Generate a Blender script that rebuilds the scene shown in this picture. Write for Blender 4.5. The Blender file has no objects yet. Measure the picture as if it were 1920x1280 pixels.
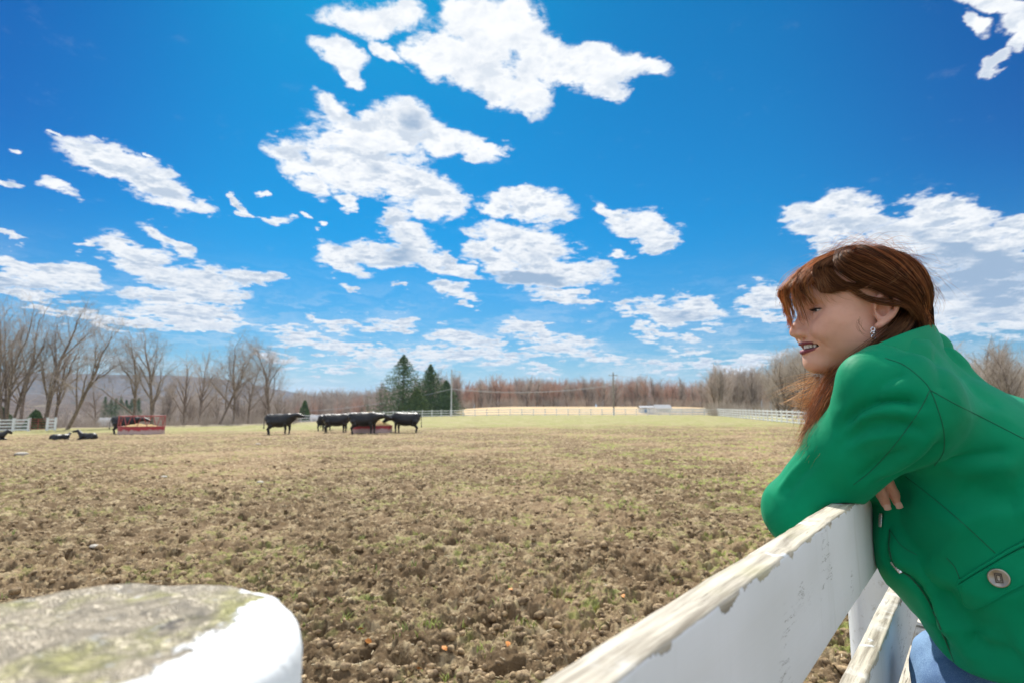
import bpy, bmesh, math, random
import numpy as np
from mathutils import Vector, Matrix

# ---------------------------------------------------------------- camera, sky, sun
SC = bpy.context.scene
COL = SC.collection
PITCH = math.radians(6.95); FPX = 1067.0; CAMZ = 1.65
cam_d = bpy.data.cameras.new('camera'); CAM = bpy.data.objects.new('camera', cam_d); COL.objects.link(CAM)
cam_d.sensor_width = 36; cam_d.lens = 36*FPX/1920; cam_d.clip_start = 0.02; cam_d.clip_end = 20000
CAM.location = (0, 0, CAMZ); CAM.rotation_euler = (math.pi/2+PITCH, 0, 0)
cam_d.dof.use_dof = True; cam_d.dof.focus_distance = 1.02; cam_d.dof.aperture_fstop = 6.3
SC.camera = CAM
SUN_AZ = math.radians(-14); SUN_EL = math.radians(47)       # azimuth from +Y towards +X

SDIR0 = Vector((math.sin(SUN_AZ)*math.cos(SUN_EL), math.cos(SUN_AZ)*math.cos(SUN_EL), math.sin(SUN_EL)))
def dirpx(px, py):
    x = (px-960)/FPX; z = -(py-640)/FPX
    c, s = math.cos(PITCH), math.sin(PITCH)
    return Vector((x, c-z*s, s+z*c))
def at(px, py, Y):
    d = dirpx(px, py); k = Y/d.y
    return Vector((d.x*k, Y, CAMZ+d.z*k))

class NT:
    """small helper for node trees"""
    def __init__(s, tree):
        s.t = tree; s.n = tree.nodes; s.l = tree.links
    def new(s, typ, ins=None, **kw):
        n = s.n.new(typ)
        for k, v in kw.items(): setattr(n, k, v)
        for k, v in (ins or {}).items(): s.put(n.inputs[k], v)
        return n
    def put(s, sock, v):
        if isinstance(v, bpy.types.NodeSocket): s.l.new(v, sock)
        elif isinstance(v, bpy.types.Node): s.l.new(v.outputs[0], sock)
        else: sock.default_value = v
    def math(s, op, a, b=None, c=None, clamp=False):
        n = s.n.new('ShaderNodeMath'); n.operation = op; n.use_clamp = clamp
        s.put(n.inputs[0], a)
        if b is not None: s.put(n.inputs[1], b)
        if c is not None: s.put(n.inputs[2], c)
        return n.outputs[0]
    def vmath(s, op, a, b=None):
        n = s.n.new('ShaderNodeVectorMath'); n.operation = op
        s.put(n.inputs[0], a)
        if b is not None: s.put(n.inputs[1], b)
        return n.outputs[0]
    def ramp(s, v, a, b, c=0.0, d=1.0, smooth=True):
        n = s.n.new('ShaderNodeMapRange'); n.interpolation_type = 'SMOOTHSTEP' if smooth else 'LINEAR'
        s.put(n.inputs[0], v); n.inputs[1].default_value = a; n.inputs[2].default_value = b
        n.inputs[3].default_value = c; n.inputs[4].default_value = d
        return n.outputs[0]
    def noise(s, vec, scale, detail=4, rough=.5, dist=0.0, typ='FBM', out=0):
        n = s.n.new('ShaderNodeTexNoise'); n.noise_type = typ
        s.put(n.inputs['Vector'], vec); n.inputs['Scale'].default_value = scale
        n.inputs['Detail'].default_value = detail; n.inputs['Roughness'].default_value = rough
        n.inputs['Distortion'].default_value = dist
        return n.outputs[out]
    def mix(s, f, a, b, blend='MIX'):
        n = s.n.new('ShaderNodeMix'); n.data_type = 'RGBA'; n.blend_type = blend
        s.put(n.inputs[0], f)
        for i, v in ((6, a), (7, b)):
            if isinstance(v, tuple) and len(v) == 3: v = v+(1,)
            s.put(n.inputs[i], v)
        return n.outputs[2]

# clouds: (cx, cy, rx, ry, tilt) in pixels of the photograph, turned into sky directions
CLOUDS = [
 (700,30,95,32,5),(745,25,60,30,0),(645,105,48,28,20),(620,90,45,22,5),(655,135,30,22,60),(735,105,55,16,40),(900,60,70,60,30),(960,40,50,60,70),(850,110,80,45,20),(925,150,75,40,40),(990,170,60,35,60),(1010,110,85,50,40),(1080,140,90,40,0),
 (1150,130,85,32,5),(1210,130,45,20,10),(1140,170,50,25,0),(870,20,30,50,70),(800,110,60,35,30),
 (640,215,50,26,40),(740,235,70,45,5),(840,265,90,30,15),(910,272,45,16,5),(700,260,110,50,10),(560,300,60,30,25),(640,320,95,45,25),(760,350,110,48,25),(830,370,60,35,25),(680,300,100,50,20),(800,400,50,18,0),(590,350,40,18,30),
 (655,380,22,12,20),(930,385,40,22,20),(1010,388,68,30,5),(985,370,50,18,0),
 (200,310,105,24,20),(280,350,95,30,25),(350,385,60,16,12),(115,350,40,18,15),(150,295,55,12,25),(230,300,50,18,10),
 (20,437,32,9,18),(455,375,16,9,50),(460,395,20,8,20),(515,412,28,9,15),(595,422,12,8,30),(500,358,12,7,0),(563,402,14,6,15),(660,380,20,12,20),
 (330,460,60,16,25),(230,475,60,26,20),(170,468,20,10,0),(290,500,85,28,22),(370,530,95,30,12),(470,527,60,16,10),(330,555,120,16,2),(430,560,30,12,20),(270,545,50,12,10),
 (30,500,50,22,25),(110,525,85,20,10),(160,525,45,16,25),(60,550,50,14,15),(10,520,40,22,0),
 (340,590,110,26,5),(420,598,60,14,12),(260,600,60,14,5),(380,610,80,10,5),(190,605,70,10,20),
 (770,455,60,38,35),(720,480,75,25,10),(640,490,55,22,20),(800,480,70,20,15),(860,495,50,16,30),(735,420,22,14,30),(620,480,30,20,20),
 (940,440,55,26,20),(1000,470,80,50,20),(1060,510,85,32,5),(1010,520,90,28,8),(930,490,60,24,25),(900,455,35,24,30),(1060,560,60,14,5),(1110,570,38,9,8),
 (1215,425,55,28,10),(1170,430,40,20,20),(1240,450,35,22,5),(1165,478,24,12,15),(1150,410,50,12,40),(1225,470,30,12,0),
 (850,545,44,17,10),(870,560,30,10,10),(665,545,22,9,15),(740,540,18,7,15),
 (1225,580,50,22,0),(1310,575,55,24,10),(1275,590,90,16,3),(1190,582,30,10,0),(1225,618,42,13,15),(1290,632,26,8,5),(1225,635,30,8,0),
 (740,605,46,17,8),(625,603,50,12,15),(690,612,40,8,10),(600,600,22,8,0),
 (860,630,60,15,5),(900,640,40,9,5),(1000,620,70,14,8),(1080,635,45,12,10),(1060,655,70,14,8),(1130,668,50,10,8),(960,605,25,8,10),
 (560,625,70,10,12),(620,650,90,10,8),(690,660,90,9,8),(860,665,120,14,2),(930,672,60,10,0),(760,680,90,9,5),(640,690,70,7,3),(1285,660,50,7,3),(1240,685,60,9,5),(1350,690,70,10,3),(1420,680,50,14,-5),(1010,690,40,7,5),(560,645,50,8,10),
 (1560,385,60,22,-8),(1520,410,60,28,0),(1600,410,70,34,10),(1560,435,90,20,5),(1440,570,55,22,10),(1435,545,35,20,0),(1420,595,40,10,10),
 (1740,410,90,38,-10),(1790,400,70,30,10),(1870,430,110,30,-5),(1720,450,120,45,10),(1850,480,120,70,0),(1650,470,90,30,0),(1700,510,130,50,5),(1830,560,160,70,5),(1560,470,40,16,10),(1900,590,100,40,0),(1700,580,120,40,10),(1590,480,60,22,0),
 (1860,5,80,22,20),(1905,50,30,40,80),(1825,45,32,20,60),(1880,120,14,40,60),(1915,85,20,30,80),(1865,130,14,10,0),
 (105,257,12,6,50),(50,298,16,6,15),(270,292,10,4,30),(20,350,30,9,15),(1630,700,120,20,0),(100,590,60,10,10),(520,670,60,8,8),(960,655,80,8,5)]
SHADES = [(770,235,45,32,30,.8),(690,305,32,18,20,.5),(530,300,22,12,0,.5),(720,325,26,14,30,.6),(975,140,34,40,40,.55),(905,20,30,26,60,.5),(760,470,60,26,28,1.1),(1020,525,110,16,3,1.2),(950,525,60,18,0,1.0),(1010,480,70,14,10,.5),
 (1770,455,150,20,15,1.0),(1890,500,120,38,0,1.3),(1750,530,160,24,5,.9),(1600,425,70,16,0,.6),(1540,425,50,12,0,.6),(1850,590,160,30,0,.7),(1880,560,60,14,0,.9),(1690,490,90,20,10,.9),
 (270,490,70,10,18,.8),(360,525,80,10,8,.6),(110,540,80,9,8,.8),(20,525,40,10,0,.8),(360,600,110,9,6,.7),(1255,585,60,13,5,.7),(1320,590,45,10,0,.7),(1215,440,40,12,10,.5),(1090,575,40,5,5,.6),(840,645,60,6,3,.6),(1010,400,60,10,0,.3),(190,550,60,8,5,.5),(640,665,120,5,8,.5),(1440,600,50,10,0,.4),(760,615,40,6,0,.5)]

def ell(c):
    cx, cy, rx, ry, rot = c[:5]
    def ae(px, py):
        d = dirpx(px, py).normalized(); return np.array([math.atan2(d.x, d.y), math.asin(d.z)])
    p0 = ae(cx, cy); J = np.stack([(ae(cx+1, cy)-p0), (ae(cx, cy+1)-p0)], 1)
    a = math.radians(rot); R = np.array([[math.cos(a), -math.sin(a)], [math.sin(a), math.cos(a)]])
    U, S, _ = np.linalg.svd(J @ R @ np.diag([rx, ry]))
    if np.linalg.det(U) < 0: U[:, 1] *= -1
    return p0, math.atan2(U[1, 0], U[0, 0]), S

def build_world():
    w = bpy.data.worlds.new('World'); SC.world = w; w.use_nodes = True
    N = NT(w.node_tree); N.n.clear()
    w.cycles.sampling_method = 'MANUAL'; w.cycles.sample_map_resolution = 512
    sky = N.new('ShaderNodeTexSky', sky_type='NISHITA', sun_disc=False, sun_elevation=SUN_EL, sun_rotation=SUN_AZ,
                altitude=300, air_density=1.0, dust_density=0.3, ozone_density=4.0)
    tc = N.new('ShaderNodeTexCoord'); g = tc.outputs['Generated']
    sp = N.new('ShaderNodeSeparateXYZ', {0: g}); x, y, z = sp.outputs
    az = N.math('ARCTAN2', x, y); el = N.math('ARCSINE', z)
    # cloud layer plane coordinates for the detail
    zz = N.math('ADD', N.math('MAXIMUM', z, 0.0), 0.12)
    P = N.new('ShaderNodeCombineXYZ', {0: N.math('DIVIDE', x, zz), 1: N.math('DIVIDE', y, zz), 2: 0.0}).outputs[0]
    n1 = N.noise(P, 5.5, 8, .66, .15)
    n2 = N.noise(P, 17.0, 5, .68, .3)
    wv = N.noise(P, 4.5, 5, .6, out=1)
    warp = N.vmath('SCALE', N.vmath('SUBTRACT', wv, (.5, .5, .5)))
    warp.node.inputs['Scale'].default_value = 0.085
    A = N.vmath('ADD', N.new('ShaderNodeCombineXYZ', {0: az, 1: el, 2: 0.0}).outputs[0], warp)
    flat = N.vmath('MULTIPLY', A, (1, 1, 0))
    def field(lst, k, add=False):
        cur = None
        for c in lst:
            p0, rot, S = ell(c)
            m = N.new('ShaderNodeMapping', {'Vector': flat, 'Location': (p0[0], p0[1], 0), 'Rotation': (0, 0, rot), 'Scale': (S[0]*k, S[1]*k, 1)}, vector_type='TEXTURE')
            gr = N.new('ShaderNodeTexGradient', {0: m.outputs[0]}, gradient_type='SPHERICAL')
            v = gr.outputs['Fac'] if 'Fac' in gr.outputs else gr.outputs[1]
            if len(c) > 5: v = N.math('MULTIPLY', v, c[5])
            if cur is None: cur = v
            else:
                n = N.n.new('ShaderNodeMath'); n.operation = 'SMOOTH_MAX' if not add else 'ADD'
                N.put(n.inputs[0], cur); N.put(n.inputs[1], v); n.inputs[2].default_value = .08
                cur = n.outputs[0]
        return cur
    m = field(CLOUDS, 1.36)
    # elsewhere round the viewer (outside the picture) unseen scattered cumulus, spread wider to fill the shade
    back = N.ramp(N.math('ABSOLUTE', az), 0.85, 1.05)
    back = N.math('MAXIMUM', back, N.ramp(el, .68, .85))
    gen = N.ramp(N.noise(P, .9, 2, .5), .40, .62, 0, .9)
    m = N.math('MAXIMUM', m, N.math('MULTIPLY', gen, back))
    nn = N.math('ADD', N.math('MULTIPLY', N.math('SUBTRACT', n1, .5), 2.3), N.math('MULTIPLY', N.math('SUBTRACT', n2, .5), 1.5))
    edge = N.ramp(m, 0.03, .16)
    d = N.math('ADD', m, N.math('MULTIPLY', nn, N.math('MULTIPLY', edge, .62)))
    alpha = N.ramp(d, .15, .52)
    soft = N.ramp(N.math('ADD', m, N.math('MULTIPLY', nn, N.math('MULTIPLY', edge, .85))), .11, .46, 0, .42)
    alpha = N.math('MAXIMUM', alpha, soft)
    # thin veil streaks low over the horizon
    P2 = N.vmath('MULTIPLY', A, (5, 34, 1))
    veil = N.math('MULTIPLY', N.ramp(N.noise(P2, 1.4, 6, .6), .40, .75), N.ramp(el, .27, .04))
    veil = N.math('MULTIPLY', veil, N.ramp(el, -.02, .03))
    alpha = N.math('MAXIMUM', alpha, N.math('MULTIPLY', veil, .62))
    # grey undersides and thick cores
    s = N.math('MULTIPLY', field(SHADES, 1.7, True), .70)
    sh = N.math('ADD', s, N.math('MULTIPLY', N.math('SUBTRACT', n1, .5), 1.6))
    sh = N.math('MULTIPLY', N.ramp(sh, .12, .85), N.ramp(s, .0, .25))
    lowsh = N.math('MULTIPLY', N.ramp(N.math('ADD', N.math('MULTIPLY', n2, .5), N.math('MULTIPLY', n1, .5)), .46, .66), N.ramp(el, .55, .15, .32, .80))
    sh = N.math('MAXIMUM', sh, lowsh)
    # rounded relief: the side turned from the sun is greyer
    ps = (SDIR0.x/(SDIR0.z+.12), SDIR0.y/(SDIR0.z+.12), 0)
    tow = N.vmath('SCALE', N.vmath('NORMALIZE', N.vmath('SUBTRACT', ps, P))); tow.node.inputs['Scale'].default_value = .055
    n1b = N.noise(N.vmath('ADD', P, tow), 5.5, 4, .6, .15)
    rel = N.ramp(N.math('SUBTRACT', n1b, n1), -.02, .13, 0, .75)
    sh = N.math('MAXIMUM', sh, N.math('MULTIPLY', rel, N.ramp(el, .75, .25, .35, 1.0)))
    sh = N.math('MULTIPLY', sh, N.ramp(d, .26, .60))
    front = N.ramp(y, .25, -.15)          # unseen clouds opposite the sun, brightened to fill shaded sides
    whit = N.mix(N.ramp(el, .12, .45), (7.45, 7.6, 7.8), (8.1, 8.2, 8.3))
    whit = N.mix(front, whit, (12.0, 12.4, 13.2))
    cloudc = N.mix(sh, whit, (2.8, 3.8, 5.2))
    # deep blue of the clear air overhead
    sat = N.new('ShaderNodeHueSaturation', {'Hue': .5, 'Saturation': 1.22, 'Value': 1.0, 'Fac': 1.0, 'Color': sky.outputs[0]})
    skyc = N.mix(1.0, sat.outputs[0], N.mix(N.ramp(el, .0, .33), (.44, .57, .655), (.002, .68, .82)), 'MULTIPLY')
    skyc = N.mix(N.math('MULTIPLY', N.ramp(el, .1, .4), N.ramp(N.math('ABSOLUTE', az), .40, .85)), skyc, N.mix(1.0, skyc, (1.0, .55, .80), 'MULTIPLY'))
    skyc = N.mix(N.ramp(el, .09, -.01), skyc, (4.6, 6.0, 7.4))
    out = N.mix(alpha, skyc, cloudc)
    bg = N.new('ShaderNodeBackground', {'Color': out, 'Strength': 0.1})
    o = N.new('ShaderNodeOutputWorld', {'Surface': bg.outputs[0]})
build_world()

sd = bpy.data.lights.new('sun', 'SUN'); sd.energy = 5.0; sd.angle = math.radians(.53); sd.color = (1, .955, .88)
SUN = bpy.data.objects.new('sun', sd); COL.objects.link(SUN)
SDIR = Vector((math.sin(SUN_AZ)*math.cos(SUN_EL), math.cos(SUN_AZ)*math.cos(SUN_EL), math.sin(SUN_EL)))
SUN.rotation_euler = SDIR.to_track_quat('Z', 'Y').to_euler()
SUN.location = (0, 0, 50)
vs = SC.view_settings; vs.view_transform = 'Standard'; vs.look = 'None'; vs.exposure = 0.35; vs.gamma = 1; vs.use_curve_mapping = False
SC.cycles.max_bounces = 8; SC.cycles.transparent_max_bounces = 12

# ---------------------------------------------------------------- helpers
rng = np.random.default_rng(7); random.seed(7)
def tag(o, label=None, cat=None, group=None, kind=None):
    if label: o['label'] = label
    if cat: o['category'] = cat
    if group: o['group'] = group
    if kind: o['kind'] = kind
    return o
def empty(name, loc=(0, 0, 0), rz=0, **kw):
    o = bpy.data.objects.new(name, None); COL.objects.link(o); o.location = loc; o.rotation_euler = (0, 0, rz)
    o.empty_display_size = .2
    return tag(o, **kw)
def mesh_obj(name, verts, faces, mat, parent=None, smooth=False, **kw):
    me = bpy.data.meshes.new(name)
    verts = np.asarray(verts, dtype=np.float64)
    if isinstance(faces, np.ndarray):
        nf, k = faces.shape
        me.vertices.add(len(verts)); me.vertices.foreach_set('co', verts.ravel())
        me.loops.add(nf*k); me.loops.foreach_set('vertex_index', faces.astype(np.int32).ravel())
        me.polygons.add(nf); me.polygons.foreach_set('loop_start', np.arange(0, nf*k, k, dtype=np.int32))
        me.update(calc_edges=True)
    else:
        me.from_pydata([tuple(v) for v in verts], [], faces); me.update()
    if smooth: me.polygons.foreach_set('use_smooth', np.ones(len(me.polygons), dtype=bool))
    if mat: me.materials.append(mat)
    o = bpy.data.objects.new(name, me); COL.objects.link(o)
    if parent: o.parent = parent
    return tag(o, **kw)
def copy_tree(o, parent=None):
    c = o.copy(); COL.objects.link(c)
    if parent: c.parent = parent
    for ch in list(o.children): copy_tree(ch, c)
    return c
class MB:
    """collects shapes into one mesh"""
    def __init__(s): s.v = []; s.f = []
    def add(s, vs, fs):
        b = len(s.v); s.v += [tuple(v) for v in vs]; s.f += [tuple(i+b for i in f) for f in fs]; return s
    def box(s, c, size, M=None, bev=0):
        x, y, z = [q/2 for q in size]; vs = []
        if bev <= 0:
            vs = [Vector((i*x, j*y, k*z)) for i in (-1, 1) for j in (-1, 1) for k in (-1, 1)]
            fs = [(0,1,3,2),(4,6,7,5),(0,4,5,1),(2,3,7,6),(0,2,6,4),(1,5,7,3)]
        else:
            bm = bmesh.new(); bmesh.ops.create_cube(bm, size=1)
            bmesh.ops.scale(bm, vec=size, verts=bm.verts)
            bmesh.ops.bevel(bm, geom=bm.edges[:], offset=bev, segments=2, affect='EDGES', profile=.5)
            vs = [v.co.copy() for v in bm.verts]; fs = [tuple(v.index for v in f.verts) for f in bm.faces]; bm.free()
        if M is not None: vs = [M @ v for v in vs]
        return s.add([v+Vector(c) for v in vs], fs)
    def tube(s, pts, rad, n=6, cap=True):
        pts = [Vector(p) for p in pts]
        if not hasattr(rad, '__len__'): rad = [rad]*len(pts)
        vs = []; up = Vector((0, 0, 1)); prev = None
        for i, p in enumerate(pts):
            t = (pts[min(i+1, len(pts)-1)]-pts[max(i-1, 0)]).normalized()
            if prev is None:
                a = up if abs(t.z) < .9 else Vector((1, 0, 0)); prev = t.cross(a).normalized()
            u = (prev-t*prev.dot(t)).normalized(); w = t.cross(u); prev = u
            for k in range(n):
                q = 2*math.pi*k/n; vs.append(p+(u*math.cos(q)+w*math.sin(q))*rad[i])
        fs = [(i*n+k, i*n+(k+1) % n, (i+1)*n+(k+1) % n, (i+1)*n+k) for i in range(len(pts)-1) for k in range(n)]
        if cap: fs += [tuple(range(n-1, -1, -1)), tuple((len(pts)-1)*n+k for k in range(n))]
        return s.add(vs, fs)
    def beam(s, a, b, w, h, up=(0, 0, 1), bev=0):
        a, b = Vector(a), Vector(b); t = (b-a); L = t.length; t.normalize(); sd_ = t.cross(Vector(up)).normalized(); u = sd_.cross(t)
        M = Matrix((t, sd_, u)).transposed()
        return s.box((a+b)/2, (L, w, h), M, bev)
    def obj(s, name, mat, parent=None, smooth=False, **kw): return mesh_obj(name, s.v, s.f, mat, parent, smooth, **kw)

def fade(t): return t*t*t*(t*(t*6-15)+10)
_perm = np.random.default_rng(3).permutation(512)
_perm2 = np.concatenate([_perm, _perm, _perm])
_grad = np.random.default_rng(4).normal(size=(512, 3)); _grad /= np.linalg.norm(_grad, axis=1)[:, None]
def pnoise(x, y, z=None):
    """gradient noise, about -0.7..0.7"""
    if z is None: z = np.zeros_like(x)
    xi, yi, zi = np.floor(x).astype(np.int64), np.floor(y).astype(np.int64), np.floor(z).astype(np.int64)
    fx, fy, fz = x-xi, y-yi, z-zi
    u, v, w = fade(fx), fade(fy), fade(fz); r = 0
    for i in (0, 1):
        for j in (0, 1):
            for k in (0, 1):
                h = _perm2[(_perm2[(_perm2[(xi+i) & 511]+yi+j) & 511]+zi+k) & 511]
                g = _grad[h]; dt = g[..., 0]*(fx-i)+g[..., 1]*(fy-j)+g[..., 2]*(fz-k)
                r = r+dt*(u if i else 1-u)*(v if j else 1-v)*(w if k else 1-w)
    return r
def fbm(x, y, z=None, o=4, g=.5):
    r = 0; a = 1
    for k in range(o):
        s = 2.03**k; r = r+a*pnoise(x*s+k*17.3, y*s+k*9.1, None if z is None else z*s+k*5.7); a *= g
    return r

def mat(name, color=(.5, .5, .5), rough=.6, build=None, **kw):
    m = bpy.data.materials.new(name); m.use_nodes = True
    N = NT(m.node_tree); b = N.n['Principled BSDF']
    b.inputs['Base Color'].default_value = tuple(color)+(1,); b.inputs['Roughness'].default_value = rough
    for k, v in kw.items(): b.inputs[k].default_value = v
    if build: build(N, b)
    return m
def objco(N): return N.new('ShaderNodeTexCoord').outputs['Object']
def vary(c1, c2, scale, rough=.7, bump=0, bscale=None, detail=5, stretch=None, lo=.35, hi=.65, spec=None):
    """two tone noise material"""
    def f(N, b):
        co = objco(N)
        if stretch: co = N.vmath('MULTIPLY', co, stretch)
        n = N.noise(co, scale, detail, .6)
        N.put(b.inputs['Base Color'], N.mix(N.ramp(n, lo, hi), c1, c2)); b.inputs['Roughness'].default_value = rough
        if spec is not None: b.inputs['Specular IOR Level'].default_value = spec
        if bump:
            bp = N.new('ShaderNodeBump', {'Strength': 1.0, 'Distance': bump, 'Height': N.noise(co, bscale or scale*3, 6, .6)})
            N.put(b.inputs['Normal'], bp)
    return f
# ---------------------------------------------------------------- ground
def sstep(a, b, x):
    t = np.clip((x-a)/(b-a), 0, 1); return t*t*(3-2*t)
FD = np.array([.624, .781])        # direction of the near fence in plan
FN = np.array([.781, -.624])       # towards the near side of it
def ground_base(x, y):
    x = np.asarray(x, float); y = np.asarray(y, float)
    z = .0082*np.clip(y-18, 0, 100)+.0145*np.minimum(x, 0)*sstep(5, 60, y)*(1-.5*sstep(-70, -30, x)*0)
    z = z+.55*sstep(-5, 30, x)*sstep(90, 130, y)*0
    # right-hand side behind the far fence and the hill field in the middle distance
    z = z+2.6*sstep(125, 230, y)*sstep(-60, 0, x)*(1-sstep(60, 110, x))
    # valley on the left
    v = sstep(64, 200, y)*(1-sstep(-75, -15, x)); z = z-7*v
    # the near side of the fence stands a little higher
    s = (x+.18)*FN[0]+y*FN[1]
    z = z+.42*sstep(.0, .9, s)*(1-sstep(12, 40, y))
    return z
def ground_mud(x, y):
    """trampled clods"""
    far = np.hypot(x, y)
    wx = x+.12*fbm(x*2.1, y*2.1+5, o=2); wy = y+.12*fbm(x*2.1+9, y*2.1, o=2)
    a = .030*fbm(wx/.75, wy/.75, o=2)
    b = .095*(.32-np.abs(pnoise(wx/.30, wy/.30)))              # lumps with sharp furrows
    c = .070*(.30-np.abs(pnoise(wx/.13+7, wy/.13)))
    e = .040*(.30-np.abs(pnoise(wx/.06+3, wy/.06+2)))
    g = .022*pnoise(wx/.03, wy/.03)
    pit = -.13*sstep(.24, .5, pnoise(wx/.30+31, wy/.30+11))   # hoof holes
    pit2 = -.11*sstep(.15, .42, pnoise(wx/.15+3, wy/.15+41))
    k = 1-.75*sstep(35, 75, y); k = k*(1-sstep(95, 115, y))
    amp = (.72+.5*fbm(x/2.3, y/2.3, o=2))
    return k*amp*2.35*(a+b+c+pit+pit2+e*(1-sstep(12, 25, far))+g*(1-sstep(7, 12, far)))

def build_ground():
    th = np.concatenate([np.radians(np.arange(-180, -50, 3.0)), np.radians(np.arange(-50, 50, .115)), np.radians(np.arange(50, 180.1, 3.0))])
    r = [.0, .6, 1.2, 1.8, 2.3]; q = 2.7
    while q < 130: r.append(q); q *= 1.0042 if q < 22 else 1.007
    while q < 3500: r.append(q); q *= 1.07
    r = np.array(r); R, T = np.meshgrid(r, th, indexing='ij')
    X = R*np.sin(T); Y = R*np.cos(T)
    Z = ground_base(X, Y)+ground_mud(X, Y)*(R > 1)
    nr, nt = R.shape; idx = np.arange(nr*nt).reshape(nr, nt)
    F = np.stack([idx[:-1, :-1], idx[:-1, 1:], idx[1:, 1:], idx[1:, :-1]], -1).reshape(-1, 4)
    def f(N, b):
        co = objco(N); sp = N.new('ShaderNodeSeparateXYZ', {0: co}); x, y, z = sp.outputs
        flat = N.vmath('MULTIPLY', co, (1, 1, 0))
        big = N.noise(flat, .16, 4, .6); mid = N.noise(flat, 1.1, 6, .65); fine = N.noise(co, 28, 8, .72); mid2 = N.noise(flat, 5.0, 6, .7)
        c = N.mix(N.ramp(fine, .36, .64), (.085, .058, .034), (.45, .335, .185))
        # bleached dry crust and straw
        c = N.mix(N.math('MULTIPLY', N.ramp(mid2, .50, .66), .75), c, (.57, .45, .275))
        c = N.mix(N.math('MULTIPLY', N.ramp(mid, .58, .46), N.ramp(mid2, .60, .46)), c, (.17, .115, .062))
        # dry tan drifts further out
        c = N.mix(N.math('MULTIPLY', N.ramp(big, .46, .62), .35), c, (.56, .40, .235))
        straw = N.noise(N.vmath('MULTIPLY', co, (1, 1, .4)), 70, 3, .6)
        c = N.mix(N.math('MULTIPLY', N.ramp(straw, .66, .72), .8), c, (.55, .46, .30))
        # green shoots between the clods
        gn = N.noise(flat, .55, 5, .72); gn2 = N.noise(flat, 7, 4, .7)
        gm = N.math('MULTIPLY', N.ramp(gn, .48, .59), N.ramp(gn2, .46, .58))
        right = N.ramp(x, -2, 6, .45, .95)
        c = N.mix(N.math('MULTIPLY', gm, right), c, (.30, .36, .08))
        # turf of the back field: starts nearer at the left
        d = N.math('ADD', y, N.math('MULTIPLY', N.math('SUBTRACT', N.noise(flat, .12, 5, .7), .5), 46))
        d = N.math('ADD', d, N.math('MULTIPLY', x, -.10))
        tf = N.math('MULTIPLY', N.ramp(d, 42, 58), N.ramp(N.noise(flat, .7, 6, .75), .30, .62, .35, 1.0))
        turf = N.mix(N.ramp(N.noise(flat, .35, 5, .7), .4, .62), (.30, .33, .10), (.40, .35, .19)); turf = N.mix(N.math('MULTIPLY', N.ramp(N.noise(flat, 2.5, 6, .8), .52, .64), .6), turf, (.17, .14, .07))
        c = N.mix(tf, c, turf)
        # beyond the paddock: pale stubble on the right, brown scrub on the left
        fld = N.math('MULTIPLY', N.ramp(y, 122, 134), N.ramp(x, -30, -15))
        c = N.mix(fld, c, N.mix(N.ramp(N.noise(flat, .06, 4, .6), .42, .6), (.62, .44, .24), (.50, .40, .24)))
        lf = N.math('MULTIPLY', N.ramp(d, 66, 84), N.ramp(x, -22, -34))
        c = N.mix(lf, c, N.mix(N.ramp(N.noise(flat, .03, 4, .6), .42, .6), (.26, .20, .15), (.36, .30, .22)))
        wood = N.ramp(y, 300, 330)
        c = N.mix(wood, c, (.22, .17, .13))
        N.put(b.inputs['Base Color'], c); b.inputs['Roughness'].default_value = .95; b.inputs['Specular IOR Level'].default_value = .15
        h = N.math('ADD', N.math('MULTIPLY', fine, 1.0), N.math('MULTIPLY', mid2, 1.5))
        bp = N.new('ShaderNodeBump', {'Strength': 1.0, 'Distance': .03, 'Height': h}); N.put(b.inputs['Normal'], bp)
    m = mat('mud and turf', build=f)
    o = mesh_obj('ground', np.stack([X, Y, Z], -1).reshape(-1, 3), F, m, smooth=True, kind='structure')
build_ground()
def gz(x, y): return float(ground_base(x, y)+ground_mud(np.array([float(x)]), np.array([float(y)]))[0])
def gb(x, y): return float(ground_base(x, y))
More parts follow.
